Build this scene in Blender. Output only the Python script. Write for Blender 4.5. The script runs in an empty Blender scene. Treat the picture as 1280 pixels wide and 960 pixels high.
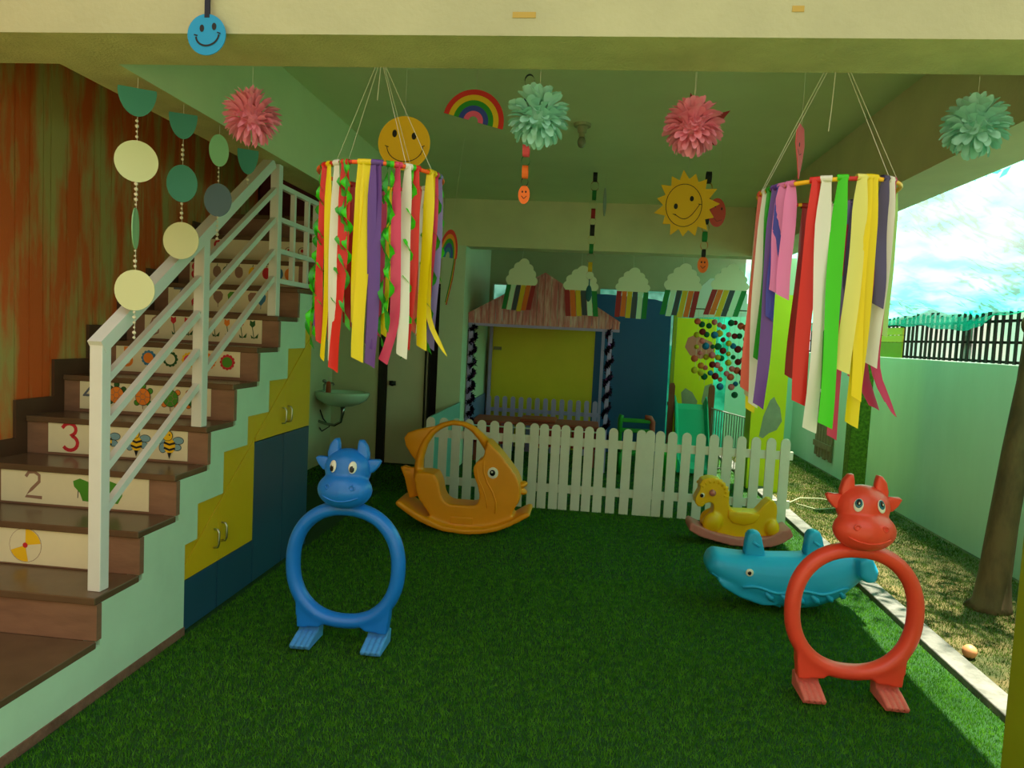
import bpy, bmesh, math, random
import numpy as np
from mathutils import Vector, Matrix, Euler
S = bpy.context.scene
C = S.collection
PI = math.pi
rnd = random.Random(7)

# ------------------------------------------------------------------ camera
cam_data = bpy.data.cameras.new('camera')
cam_data.sensor_width = 36.0
cam_data.lens = 900.0 / 1280.0 * 36.0
cam_data.clip_end = 200
cam = bpy.data.objects.new('camera', cam_data)
C.objects.link(cam)
cam.matrix_world = Matrix(((0.9931327, -0.05668427, 0.10234415, 0.0),
                           (0.10585528, 0.06285157, -0.99239324, 0.0),
                           (0.04982059, 0.99641185, 0.06842028, 1.55),
                           (0, 0, 0, 1)))
S.camera = cam

# ------------------------------------------------------------------ world, sun, exposure
W = bpy.data.worlds.new('sky')
S.world = W
W.use_nodes = True
wn = W.node_tree.nodes
wn.clear()
wo = wn.new('ShaderNodeOutputWorld')
wb = wn.new('ShaderNodeBackground')
wb.inputs['Color'].default_value = (0.97, 1.0, 0.93, 1)
wb.inputs['Strength'].default_value = 0.85
W.node_tree.links.new(wb.outputs[0], wo.inputs[0])

sun_d = bpy.data.lights.new('sun', 'SUN')
sun_d.energy = 16.0
sun_d.angle = math.radians(0.6)
sun_d.color = (1.0, 0.93, 0.76)
sun = bpy.data.objects.new('sun', sun_d)
C.objects.link(sun)
sun.rotation_euler = Vector((-0.16, -0.10, -1.0)).to_track_quat('-Z', 'Y').to_euler()

S.view_settings.view_transform = 'Standard'
S.view_settings.look = 'None'
S.view_settings.gamma = 1.0
S.view_settings.use_curve_mapping = False
S.view_settings.exposure = 0.75

# ------------------------------------------------------------------ materials
MATS = {}
def lin(c):
    return tuple(((v / 12.92) if v <= 0.04045 else ((v + 0.055) / 1.055) ** 2.4) for v in c)
def rgb(r, g, b):
    return lin((r / 255, g / 255, b / 255))
def mat(name, col, rough=0.6, var=0.0, vscale=6.0, bump=0.0, bscale=60.0, spec=0.4, metal=0.0,
        col2=None, stretch=(1, 1, 1), thr=(0.4, 0.6), transl=0.0):
    """procedural principled material; col / col2 are sRGB 0-255, mixed by object-space noise"""
    if name in MATS: return MATS[name]
    m = bpy.data.materials.new(name)
    m.use_nodes = True
    nt = m.node_tree; n = nt.nodes; l = nt.links
    p = n['Principled BSDF']
    c1 = rgb(*col)
    p.inputs['Roughness'].default_value = rough
    p.inputs['Metallic'].default_value = metal
    p.inputs['Specular IOR Level'].default_value = spec
    p.inputs['Base Color'].default_value = (*c1, 1)
    tc = None
    if var > 0 or col2 is not None or bump > 0:
        tc = n.new('ShaderNodeTexCoord'); mp = n.new('ShaderNodeMapping')
        mp.inputs['Scale'].default_value = stretch
        l.new(tc.outputs['Object'], mp.inputs[0])
    if var > 0 or col2 is not None:
        nz = n.new('ShaderNodeTexNoise'); nz.inputs['Scale'].default_value = vscale
        nz.inputs['Detail'].default_value = 5
        nz.inputs['Roughness'].default_value = 0.6
        l.new(mp.outputs[0], nz.inputs['Vector'])
        r = n.new('ShaderNodeValToRGB')
        r.color_ramp.elements[0].position = thr[0] if col2 is not None else 0.3
        r.color_ramp.elements[1].position = thr[1] if col2 is not None else 0.7
        if col2 is not None:
            a, b = c1, rgb(*col2)
        else:
            a = tuple(v * (1 - var) for v in c1); b = tuple(min(1, v * (1 + var)) for v in c1)
        r.color_ramp.elements[0].color = (*a, 1); r.color_ramp.elements[1].color = (*b, 1)
        l.new(nz.outputs['Fac'], r.inputs[0])
        l.new(r.outputs[0], p.inputs['Base Color'])
    if bump > 0:
        nb = n.new('ShaderNodeTexNoise'); nb.inputs['Scale'].default_value = bscale
        nb.inputs['Detail'].default_value = 4
        l.new(mp.outputs[0], nb.inputs['Vector'])
        bp = n.new('ShaderNodeBump'); bp.inputs['Strength'].default_value = bump
        bp.inputs['Distance'].default_value = 0.01
        l.new(nb.outputs['Fac'], bp.inputs['Height'])
        l.new(bp.outputs[0], p.inputs['Normal'])
    if transl > 0:
        tr = n.new('ShaderNodeBsdfTranslucent')
        mx = n.new('ShaderNodeMixShader'); mx.inputs[0].default_value = transl
        src = p.inputs['Base Color'].links[0].from_socket if p.inputs['Base Color'].links else None
        if src: l.new(src, tr.inputs[0])
        else: tr.inputs[0].default_value = (*c1, 1)
        out = n['Material Output']
        l.new(p.outputs[0], mx.inputs[1]); l.new(tr.outputs[0], mx.inputs[2]); l.new(mx.outputs[0], out.inputs[0])
    MATS[name] = m
    return m

# ------------------------------------------------------------------ object helpers
def link_mesh(name, me, m=None, parent=None, loc=(0, 0, 0), rot=(0, 0, 0)):
    o = bpy.data.objects.new(name, me)
    C.objects.link(o)
    if m is not None:
        ms = m if isinstance(m, (list, tuple)) else [m]
        if len(me.materials) == 0:
            for q in ms: me.materials.append(q)
    if parent is not None: o.parent = parent
    o.location = loc; o.rotation_euler = rot
    return o
def obj(name, bm, m, parent=None, loc=(0, 0, 0), rot=(0, 0, 0), smooth=False):
    me = bpy.data.meshes.new(name)
    bmesh.ops.recalc_face_normals(bm, faces=bm.faces[:])
    bm.to_mesh(me); bm.free()
    if smooth:
        for p in me.polygons: p.use_smooth = True
    return link_mesh(name, me, m, parent, loc, rot)
def pobj(name, verts, faces, m, parent=None, loc=(0, 0, 0), rot=(0, 0, 0), smooth=False):
    me = bpy.data.meshes.new(name)
    me.from_pydata(verts, [], faces)
    if smooth:
        for p in me.polygons: p.use_smooth = True
    return link_mesh(name, me, m, parent, loc, rot)
def thing(name, label, cat, loc=(0, 0, 0), rz=0, group=None):
    o = bpy.data.objects.new(name, None)
    C.objects.link(o)
    o.empty_display_size = 0.05
    o.location = loc; o.rotation_euler = (0, 0, rz)
    o['label'] = label; o['category'] = cat
    if group: o['group'] = group
    return o
def tag(o, label, cat, group=None):
    o['label'] = label; o['category'] = cat
    if group: o['group'] = group
    return o
def struct(o):
    o['kind'] = 'structure'; return o
def stuff(o):
    o['kind'] = 'stuff'; return o

def box(bm, x0, x1, y0, y1, z0, z1, bev=0.0):
    r = bmesh.ops.create_cube(bm, size=1.0)
    vs = r['verts']
    for v in vs:
        v.co = Vector(((x0 + x1) / 2 + v.co.x * (x1 - x0), (y0 + y1) / 2 + v.co.y * (y1 - y0), (z0 + z1) / 2 + v.co.z * (z1 - z0)))
    if bev > 0:
        es = list({e for v in vs for e in v.link_edges})
        bmesh.ops.bevel(bm, geom=es, offset=bev, segments=2, affect='EDGES', profile=0.5)
    return bm
def BX(*a, bev=0.0):
    return box(bmesh.new(), *a, bev=bev)
def prism(bm, pts, a0, a1, axis='y', bev=0.0):
    """extrude 2D polygon: axis y -> pts are (x,z); axis x -> pts are (y,z); axis z -> pts (x,y)"""
    def mk(p, a):
        return {'y': (p[0], a, p[1]), 'x': (a, p[0], p[1]), 'z': (p[0], p[1], a)}[axis]
    v0 = [bm.verts.new(mk(p, a0)) for p in pts]
    v1 = [bm.verts.new(mk(p, a1)) for p in pts]
    n = len(pts)
    fs = [bm.faces.new(v0), bm.faces.new(list(reversed(v1)))]
    for i in range(n):
        fs.append(bm.faces.new((v0[i], v1[i], v1[(i + 1) % n], v0[(i + 1) % n])))
    bmesh.ops.recalc_face_normals(bm, faces=fs)
    if bev > 0:
        es = list({e for f in fs[:2] for e in f.edges})
        bmesh.ops.bevel(bm, geom=es, offset=bev, segments=2, affect='EDGES', profile=0.5)
    bmesh.ops.triangulate(bm, faces=[f for f in bm.faces if len(f.verts) > 4])
    return bm
def PR(pts, a0, a1, axis='y', bev=0.0):
    return prism(bmesh.new(), pts, a0, a1, axis, bev)
def tube(bm, pts, r, n=8, closed=False, squash=None):
    """tube through pts; r float or list; squash=(ry_scale) flattens the second cross axis"""
    P = [Vector(p) for p in pts]; m = len(P)
    rs = r if isinstance(r, (list, tuple)) else [r] * m
    rings = []
    prev = None
    for i in range(m):
        if closed: t = P[(i + 1) % m] - P[i - 1]
        else: t = P[min(i + 1, m - 1)] - P[max(i - 1, 0)]
        if t.length < 1e-9: t = Vector((0, 0, 1))
        t.normalize()
        if prev is None:
            up = Vector((0, 1, 0)) if abs(t.y) < 0.9 else Vector((1, 0, 0))
        else: up = prev
        a = up - t * up.dot(t)
        if a.length < 1e-6: a = t.orthogonal()
        a.normalize(); b = t.cross(a); prev = a
        sa = squash if squash else 1.0
        rings.append([bm.verts.new(P[i] + (a * math.cos(2 * PI * k / n) * sa + b * math.sin(2 * PI * k / n)) * rs[i]) for k in range(n)])
    for i in range(m if closed else m - 1):
        A = rings[i]; B = rings[(i + 1) % m]
        for k in range(n):
            bm.faces.new((A[k], A[(k + 1) % n], B[(k + 1) % n], B[k]))
    if not closed:
        bm.faces.new(list(reversed(rings[0]))); bm.faces.new(rings[-1])
    return bm
def TB(*a, **k):
    return tube(bmesh.new(), *a, **k)
def ell(bm, c, r, u=16, v=10, rot=None):
    q = bmesh.ops.create_uvsphere(bm, u_segments=u, v_segments=v, radius=1.0)
    M = rot.to_matrix() if rot else Matrix.Identity(3)
    for w in q['verts']:
        w.co = Vector(c) + M @ Vector((w.co.x * r[0], w.co.y * r[1], w.co.z * r[2]))
    return bm
def cyl(bm, c0, c1, r0, r1=None, n=16):
    return tube(bm, [c0, c1], [r0, r0 if r1 is None else r1], n=n)
def disc_pts(cx, cz, rx, rz=None, n=24, a0=0, a1=2 * PI):
    rz = rx if rz is None else rz
    full = abs(a1 - a0 - 2 * PI) < 1e-6
    k = n if full else n + 1
    return [(cx + rx * math.cos(a0 + (a1 - a0) * i / n), cz + rz * math.sin(a0 + (a1 - a0) * i / n)) for i in range(k)]
def blob(name, bm, m, parent=None, voxel=0.01, smooth=6, loc=(0, 0, 0), rot=(0, 0, 0), fac=0.5):
    """union of closed shells: voxel-remeshed, smoothed and stored as one continuous mesh"""
    bmesh.ops.recalc_face_normals(bm, faces=bm.faces[:])
    me = bpy.data.meshes.new('tmp'); bm.to_mesh(me); bm.free()
    o = bpy.data.objects.new('tmp', me); C.objects.link(o)
    md = o.modifiers.new('r', 'REMESH'); md.mode = 'VOXEL'; md.voxel_size = voxel
    sm = o.modifiers.new('s', 'SMOOTH'); sm.factor = fac; sm.iterations = smooth
    dg = bpy.context.evaluated_depsgraph_get()
    out = bpy.data.meshes.new_from_object(o.evaluated_get(dg))
    bpy.data.objects.remove(o); bpy.data.meshes.remove(me)
    out.name = name; out.materials.clear()
    for p in out.polygons: p.use_smooth = True
    return link_mesh(name, out, m, parent, loc, rot)
def copy_tree(o, parent=None, linked=True):
    c = o.copy(); C.objects.link(c)
    if parent is not None: c.parent = parent
    for ch in list(o.children): copy_tree(ch, c)
    return c

# flat print: thin multi-colour drawing, layers 0.4 mm apart, drawn in (x, z), facing -y
class Draw:
    def __init__(s): s.v = []; s.f = []; s.mi = []; s.m = []; s.k = 0
    def _m(s, m):
        if m not in s.m: s.m.append(m)
        return s.m.index(m)
    def poly(s, pts, m):
        s.k += 1; y = -0.0004 * s.k; b = len(s.v)
        s.v += [(p[0], y, p[1]) for p in pts]
        cx = sum(p[0] for p in pts) / len(pts); cz = sum(p[1] for p in pts) / len(pts)
        s.v.append((cx, y, cz)); n = len(pts)
        for i in range(n):
            s.f.append((b + i, b + (i + 1) % n, b + n)); s.mi.append(s._m(m))
    def disc(s, cx, cz, rx, m, rz=None, n=18): s.poly(disc_pts(cx, cz, rx, rz, n), m)
    def line(s, pts, w, m):
        s.k += 1; y = -0.0004 * s.k; b = len(s.v); n = len(pts)
        for i, p in enumerate(pts):
            q0 = pts[max(i - 1, 0)]; q1 = pts[min(i + 1, n - 1)]
            dx, dz = q1[0] - q0[0], q1[1] - q0[1]; L = math.hypot(dx, dz) or 1
            nx, nz = -dz / L * w / 2, dx / L * w / 2
            s.v += [(p[0] + nx, y, p[1] + nz), (p[0] - nx, y, p[1] - nz)]
        for i in range(n - 1):
            s.f.append((b + 2 * i, b + 2 * i + 1, b + 2 * i + 3, b + 2 * i + 2)); s.mi.append(s._m(m))
    def ring(s, cx, cz, r, w, m, n=22, a0=0, a1=2 * PI, rz=None):
        s.line(disc_pts(cx, cz, r, rz, n, a0, a1 - 1e-4 if abs(a1 - a0 - 2 * PI) < 1e-6 else a1), w, m)
    def build(s, name, parent, loc=(0, 0, 0), rot=(0, 0, 0)):
        o = pobj(name, s.v, s.f, s.m, parent, loc, rot)
        for p, i in zip(o.data.polygons, s.mi): p.material_index = i
        return o
def text_mesh(name, s, size, m, parent, loc, rot=(PI / 2, 0, 0), ext=0.0006, offset=0.0):
    cu = bpy.data.curves.new('t', 'FONT'); cu.body = s; cu.size = size
    cu.align_x = 'CENTER'; cu.align_y = 'CENTER'; cu.extrude = ext; cu.offset = offset; cu.resolution_u = 4
    o = bpy.data.objects.new('t', cu); C.objects.link(o)
    dg = bpy.context.evaluated_depsgraph_get()
    me = bpy.data.meshes.new_from_object(o.evaluated_get(dg))
    bpy.data.objects.remove(o)
    me.materials.clear()
    return link_mesh(name, me, m, parent, loc, rot)
# ================================================================== SETTING
M_cream = mat('dimmed_cream_paint', (172, 170, 132), 0.7, var=0.10, vscale=2.0, bump=0.25, bscale=40)  # front beam copy of the cream, darkened to offset strong front light
M_ceil = mat('ceiling_paint', (206, 218, 166), 0.75, var=0.06, vscale=1.2, bump=0.12, bscale=30)
M_cream2 = mat('brightened_cream_paint', (212, 206, 160), 0.7, var=0.08, vscale=2.0, bump=0.2, bscale=40)  # same cream for the inner beams, brightness put into the colour
M_soffit = mat('rough_cream_paint', (186, 186, 120), 0.8, var=0.14, vscale=5.0, bump=0.6, bscale=90)
M_mint = mat('mint_paint', (186, 218, 188), 0.55, var=0.07, vscale=3.0, bump=0.12, bscale=25)
M_backwall = mat('olive_cream_paint', (206, 206, 164), 0.7, var=0.08, vscale=1.6, bump=0.1, bscale=30)
M_pale = mat('pale_mint_wall_paint', (205, 216, 182), 0.7, var=0.06, vscale=2, bump=0.1, bscale=30)
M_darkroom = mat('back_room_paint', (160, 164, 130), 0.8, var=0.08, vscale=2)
M_yardwall = mat('sea_green_wall_paint', (190, 220, 196), 0.75, col2=(172, 206, 180), vscale=1.1, bump=0.18, bscale=18, stretch=(1, 1, 0.35), thr=(0.35, 0.7))
M_olive = mat('olive_lime_paint', (148, 160, 22), 0.5, var=0.10, vscale=2.5)
M_lime = mat('lime_paint', (222, 226, 10), 0.5, var=0.04, vscale=2.5)
M_conc = mat('weathered_kerb_concrete', (116, 116, 110), 0.85, col2=(88, 90, 84), vscale=9, bump=0.4, bscale=60)
M_turfbase = mat('turf_backing', (20, 62, 16), 0.95, var=0.25, vscale=30)
M_soil = mat('dry_soil', (108, 94, 58), 0.95, col2=(58, 66, 30), vscale=3.2, bump=0.8, bscale=35, thr=(0.38, 0.62))
M_pave = mat('grey_paving', (140, 132, 112), 0.9, var=0.1, vscale=3, bump=0.2, bscale=40)
M_brown = mat('brown_tile', (134, 100, 78), 0.35, var=0.16, vscale=5, bump=0.08, bscale=30, stretch=(1, 1, 4))
M_tread = mat('dark_brown_tread', (98, 76, 54), 0.25, var=0.16, vscale=4)
M_skirt = mat('dark_brown_skirting', (78, 56, 40), 0.4, var=0.15, vscale=6)
M_plaster = mat('bare_brown_plaster', (118, 84, 66), 0.9, var=0.25, vscale=14, bump=0.6, bscale=60)

# floor under the turf, front paving, yard soil
struct(obj('floor', BX(-3.0, 1.86, -2.2, 12.2, -0.12, 0.0), M_turfbase))
struct(obj('trim_1', BX(-12, 12, -14, -2.2, -0.14, -0.02), M_pave))          # paved yard in front of the porch
struct(obj('trim_2', BX(1.98, 3.25, -2.2, 12.2, -0.16, -0.03), M_soil))       # soil strip beside the porch
k = bmesh.new(); box(k, 1.86, 1.985, -2.2, 12.2, -0.1, 0.035, bev=0.006)
struct(obj('trim_3', k, M_conc))                                              # long concrete kerb

def blades(name, regions, m, seed, h=(0.016, 0.03), keep=None):
    rg = np.random.default_rng(seed)
    V = []; F = []; base = 0
    for (x0, x1, y0, y1, dens, w) in regions:
        n = int((x1 - x0) * (y1 - y0) * dens)
        x = rg.uniform(x0, x1, n); y = rg.uniform(y0, y1, n)
        if keep is not None:
            kf = keep(x, y, rg); x = x[kf]; y = y[kf]; n = len(x)
        a = rg.uniform(0, 2 * PI, n); hh = rg.uniform(h[0], h[1], n); ln = rg.uniform(0.0, 0.9, n) * hh
        la = rg.uniform(0, 2 * PI, n)
        ww = w * rg.uniform(0.7, 1.3, n) / 2
        v = np.zeros((n, 3, 3))
        v[:, 0] = np.stack([x + np.cos(a) * ww, y + np.sin(a) * ww, np.zeros(n)], 1)
        v[:, 1] = np.stack([x - np.cos(a) * ww, y - np.sin(a) * ww, np.zeros(n)], 1)
        v[:, 2] = np.stack([x + np.cos(la) * ln, y + np.sin(la) * ln, hh], 1)
        V.append(v.reshape(-1, 3)); F.append(np.arange(n * 3).reshape(-1, 3) + base); base += n * 3
    V = np.concatenate(V); F = np.concatenate(F)
    me = bpy.data.meshes.new(name)
    me.vertices.add(len(V)); me.vertices.foreach_set('co', V.ravel())
    me.loops.add(F.size); me.loops.foreach_set('vertex_index', F.ravel().astype(np.int32))
    me.polygons.add(len(F)); me.polygons.foreach_set('loop_start', np.arange(0, F.size, 3, dtype=np.int32))
    me.update(calc_edges=True)
    return link_mesh(name, me, m)
M_blade = mat('artificial_grass', (48, 112, 14), 0.55, col2=(102, 166, 28), vscale=22, spec=0.25, thr=(0.35, 0.72), transl=0.35)
t = blades('turf_pile', [(-1.88, 1.85, 1.6, 3.6, 24000, 0.0032), (-1.88, 1.85, 3.6, 4.6, 18000, 0.0036),
                         (-1.88, 1.85, 4.6, 6.6, 10000, 0.0048), (-2.9, 1.85, 6.6, 7.97, 2600, 0.009), (-1.38, 1.85, 7.97, 9.9, 2000, 0.009)], M_blade, 3, h=(0.009, 0.02))
tag(stuff(t), 'green artificial grass carpet covering the whole porch floor', 'grass')
M_lawn = mat('yard_grass', (58, 92, 24), 0.7, col2=(96, 122, 42), vscale=6, spec=0.2, transl=0.3)
def patch(x, y, rg):
    f = np.sin(x * 4.1 + 1.0) * np.sin(y * 2.3 + 0.6) + 0.6 * np.sin(x * 9 + y * 3) + 0.35 * (y - 5.2)
    return rg.uniform(-1.1, 1.7, len(x)) < f * 0.9 + 1.15
t = blades('yard_grass', [(2.0, 3.12, 2.6, 6.0, 12000, 0.004), (2.0, 3.12, 6.0, 11.3, 7000, 0.007)], M_lawn, 5, h=(0.006, 0.026), keep=patch)
t.location.z = -0.03
tag(stuff(t), 'sparse patchy grass on dry soil beside the sea green wall', 'grass')

# slab, ceiling, beams
struct(obj('ceiling', BX(-3.1, 2.03, 2.39, 12.2, 3.03, 3.25), M_ceil))
b = bmesh.new(); box(b, -3.6, 2.03, 2.375, 2.665, 2.51, 6.0)  # carried up out of view to lengthen the shade on the ground
front = struct(obj('trim_4', b, [M_cream, M_soffit]))
for p in front.data.polygons:
    if abs(p.normal.z) > 0.5 or p.normal.y > 0.5: p.material_index = 1
struct(obj('trim_5', BX(1.69, 2.03, 2.665, 8.03, 2.51, 3.03), M_cream2))       # right beam
b = bmesh.new(); box(b, -2.10, -1.855, 2.665, 8.03, 2.51, 3.03)
left = struct(obj('trim_6', b, M_ceil))
left.data.materials.append(M_soffit)
for p in left.data.polygons:
    if p.normal.z < -0.5: p.material_index = 1
struct(obj('trim_7', BX(-3.1, 2.05, 8.03, 8.30, 2.51, 3.03), M_cream2))        # beam over the back room
# thin plaster patches and tape marks on the front beam
M_tape = mat('yellowed_tape', (176, 146, 62), 0.5)
for (x, z, w, h, lb) in [(-0.265, 2.575, 0.075, 0.018, 'yellowed tape scrap on the cream front beam, above the middle'),
                         (0.585, 2.597, 0.036, 0.018, 'small yellow tape scrap on the cream front beam near the right')]:
    tag(obj('tape_scrap', BX(x - w / 2, x + w / 2, 2.373, 2.3755, z - h / 2, z + h / 2), M_tape), lb, 'tape', 'tape scraps on the beam')
# front right column, and the lime column at the back right corner
struct(obj('trim_8', BX(1.552, 2.03, 2.375, 2.665, -0.02, 2.51, bev=0.008), M_olive))
b = bmesh.new(); box(b, 1.80, 2.16, 8.03, 8.30, -0.03, 2.51)
bmesh.ops.bisect_plane(b, geom=b.verts[:] + b.edges[:] + b.faces[:], plane_co=(0, 0, 2.12), plane_no=(0, 0, 1))
col = struct(obj('trim_9', b, [M_lime, M_pale]))
for p in col.data.polygons:
    if p.center.z > 2.12: p.material_index = 1
# worn grey patch on that column
M_bare = mat('bare_cement_patch', (150, 158, 132), 0.85, var=0.1, vscale=12)
wp = [(1.90, .58), (1.93, .80), (1.99, .98), (2.03, 1.02), (2.06, .96), (2.10, .90), (2.13, .76), (2.08, .66), (2.0, .62), (1.94, .56)]
o = obj('worn_patch', PR(wp, 8.0265, 8.03), M_bare, col)

# left stair wall: painted boards
M_board = mat('orange_board_paint', (206, 96, 34), 0.6, col2=(176, 162, 92), vscale=2.6, bump=0.25, bscale=50, stretch=(3.0, 3.0, 0.55), thr=(0.42, 0.60))
wl = struct(obj('wall_left', BX(-3.06, -2.925, -0.2, 12.2, -0.1, 3.6), M_skirt))
y = 0.9
bi = 0
while y < 6.0:
    w = rnd.choice([0.055, 0.075, 0.095, 0.12, 0.10])
    d = rnd.uniform(0.0, 0.003)
    obj('board', BX(-2.93, -2.908 + d, y, y + w - 0.006, 0.0, 3.5), M_board, wl)
    y += w
    bi += 1
M_maroon = mat('maroon_paint', (82, 22, 20), 0.6, var=0.2, vscale=4, stretch=(1, 1, 5))
struct(obj('wall_stair_end', BX(-2.925, -2.10, 6.1, 6.2, 2.0, 3.6), M_maroon))
struct(obj('wall_left_front', BX(-3.6, -2.925, 2.5, 2.66, 0.0, 3.6), M_skirt)) if False else None
# back wall with the cream door, side wall of the back room, back room shell
wb_ = bmesh.new()
box(wb_, -2.95, -2.36, 8.0, 8.12, 0.0, 3.03); box(wb_, -2.36, -1.68, 8.0, 8.12, 2.06, 3.03)
struct(obj('wall_back', wb_, M_backwall))
pier = BX(-1.68, -1.41, 7.99, 8.3, 0.0, 2.51); box(pier, -1.68, -1.41, 8.3, 10.06, 0.0, 3.03)
struct(obj('wall_pier', pier, M_pale))
struct(obj('wall_sky_blocker', BX(-14, 14, -9.3, -9.0, -0.1, 6.5), mat('sky_blocker_paint', (170, 160, 130), 0.8)))  # added unseen wall, blocks low sky to dim the front beam
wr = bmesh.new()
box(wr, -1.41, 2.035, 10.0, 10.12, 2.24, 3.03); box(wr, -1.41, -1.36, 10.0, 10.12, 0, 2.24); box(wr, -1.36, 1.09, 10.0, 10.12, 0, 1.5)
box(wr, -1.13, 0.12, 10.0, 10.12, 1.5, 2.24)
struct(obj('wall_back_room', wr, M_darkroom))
struct(obj('wall_behind_door', BX(-2.95, -1.5, 9.4, 9.5, 0, 3.0), mat('dark_store_wall', (40, 40, 32), 0.9)))

struct(obj('wall_left_back', BX(-2.93, -2.905, 6.2, 8.0, 0.0, 3.0), M_backwall))
# cream door
M_frame = mat('black_brown_frame', (34, 28, 20), 0.5, var=0.2, vscale=8)
M_door = mat('cream_door', (214, 212, 180), 0.5, var=0.04, vscale=3)
M_black = mat('black_plastic', (14, 14, 14), 0.3)
d = struct(obj('door_1', BX(-2.262, -1.835, 8.02, 8.06, 0.01, 2.04), M_door))
obj('door_frame', box(BX(-2.36, -2.29, 7.985, 8.10, 0, 2.06), -2.29, -2.268, 7.985, 8.08, 0, 2.05), M_frame, d)
obj('door_frame', BX(-1.828, -1.815, 7.99, 8.10, 0, 2.06), M_frame, d)
obj('door_frame', BX(-1.805, -1.79, 7.99, 8.10, 0, 2.06), mat('pale_frame', (150, 140, 120), 0.5), d)
obj('door_frame', BX(-1.785, -1.775, 7.99, 8.10, 0, 2.06), M_frame, d)
obj('door_frame', BX(-2.36, -1.68, 7.985, 8.10, 2.04, 2.075), M_frame, d)
kb = bmesh.new(); ell(kb, (-2.19, 7.975, 0.93), (0.032, 0.03, 0.032)); cyl(kb, (-2.19, 8.02, 0.93), (-2.19, 7.985, 0.93), 0.018)
box(kb, -2.235, -2.16, 8.008, 8.02, 0.905, 0.955)
obj('door_knob', kb, M_black, d, smooth=True)
struct(obj('gap_shade_panel', BX(-1.775, -1.685, 8.05, 8.1, 0.0, 2.04), mat('gap_shade_black', (12, 11, 9), 0.7)))  # black panel, paints the darkness of the open gap beside the door

# right hand boundary wall
yw = struct(obj('wall_right', BX(3.17, 3.34, -2.2, 12.2, -0.2, 1.505), M_yardwall))
struct(obj('wall_yard_end', BX(2.05, 3.2, 11.4, 11.55, -0.1, 2.2), M_yardwall))

# ------------------------------------------------------------------ staircase
ZT = [0.24, 0.42, 0.615, 0.81, 1.005, 1.205, 1.40, 1.59, 1.78, 1.975, 2.17, 2.365]
YR = [None, 2.625, 2.90, 3.175, 3.45, 3.715, 3.985, 4.255, 4.54, 4.815, 5.085, 5.355]
st = thing('staircase', 'brown tiled staircase with mint side wall climbing along the orange boarded wall', 'staircase', (0, 0, 0))
XL, XR = -2.885, -1.889
for i in range(11):
    y0 = YR[i] if i else 0.6
    y1 = YR[i + 1]
    obj('tread', BX(XL, XR - 0.004, y0 - 0.012 if i else y0, y1, ZT[i] - 0.03, ZT[i], bev=0.004), M_tread, st)
    obj('riser', BX(XL, XR - 0.004, y1, y1 + 0.03, ZT[i], ZT[i + 1] - 0.0305), M_brown, st)
obj('tread', BX(XL, XR - 0.004, YR[11] - 0.012, 6.095, ZT[11] - 0.03, ZT[11]), M_tread, st)
# side wall (mint), stepped above and below
up = [(0.6, ZT[0])]
for i in range(1, 12):
    up += [(YR[i] + .024, ZT[i - 1]), (YR[i] + .024, ZT[i])]
    if i == 9: break
up += [(4.95, ZT[9])]
up = [(a, z - 0.026) for a, z in up]
low = [(4.95, 1.585), (4.68, 1.585), (4.68, 1.39), (4.41, 1.39), (4.41, 1.20), (4.15, 1.20), (4.15, 1.012), (3.885, 1.012), (3.885, 0.85),
       (3.62, 0.85), (3.62, 0.628), (3.37, 0.628), (3.37, 0.45), (3.26, 0.45), (3.26, 0.035), (0.6, 0.035)]
obj('side_wall', PR(up + low, -1.968, -1.895, axis='x'), M_mint, st)
# back of the flight (its sloping underside block)
obj('flight_core', PR([(0.6, 0.0)] + [(a + 0.03, z - 0.01) for a, z in up[:-1]] + [(5.0, 1.55), (3.4, 0.3), (3.3, 0.0)], -2.88, -1.97, axis='x'), M_plaster, st)
obj('plinth', BX(-1.975, -1.888, 0.6, 3.26, 0.0, 0.04), M_plaster, st)
# stepped skirting on the boarded wall
pts_u = []; pts_l = []
for i in range(1, 11):
    yy = YR[i] - 0.075
    pts_u += [(yy, ZT[i - 1] + 0.085), (yy, ZT[i] + 0.085)]
pts = [(0.6, ZT[0] + 0.085)] + pts_u + [(5.28, ZT[10] + 0.085), (5.28, ZT[9] - 0.1), (2.7, 0.24), (0.6, 0.24)]
obj('skirting', PR(pts, -2.903, -2.886, axis='x'), M_skirt, st)

# ------------------------------------------------------------------ stair railing
M_white = mat('white_rail_paint', (216, 218, 210), 0.4, var=0.04, vscale=5)
rl = thing('stair_railing', 'white metal stair railing with sloping bars above the mint steps', 'railing', (0, 0, 0))
rx0, rx1 = -1.975, -1.92
def bar(name, p, q, w, h):
    """square section bar in the plane x=const from (y,z) p to q"""
    dy, dz = q[0] - p[0], q[1] - p[1]; L = math.hypot(dy, dz); ny, nz = -dz / L * h / 2, dy / L * h / 2
    xm = (rx0 + rx1) / 2
    obj(name, PR([(p[0] + ny, p[1] + nz), (q[0] + ny, q[1] + nz), (q[0] - ny, q[1] - nz), (p[0] - ny, p[1] - nz)], xm - w / 2, xm + w / 2, axis='x'), M_white, rl)
obj('post', BX(rx0, rx1, 2.68, 2.735, 0.42, 1.43, bev=0.003), M_white, rl)
obj('post', BX(rx0, rx1, 3.43, 3.485, 1.005, 1.955, bev=0.003), M_white, rl)
obj('post', BX(rx0, rx1, 4.265, 4.32, 1.59, 2.51, bev=0.003), M_white, rl)
bar('handrail', (2.685, 1.418), (4.20, 2.50), 0.060, 0.056)
for (a, b_, c_) in [(1.276, 1.748, 0), (1.096, 1.575, 0), (0.909, 1.385, 0), (0.735, 1.21, 0)]:
    sl = (b_ - a) / 0.695
    bar('bar', (2.73, a + 0.005), (3.432, a + sl * 0.70), 0.028, 0.030)
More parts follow.
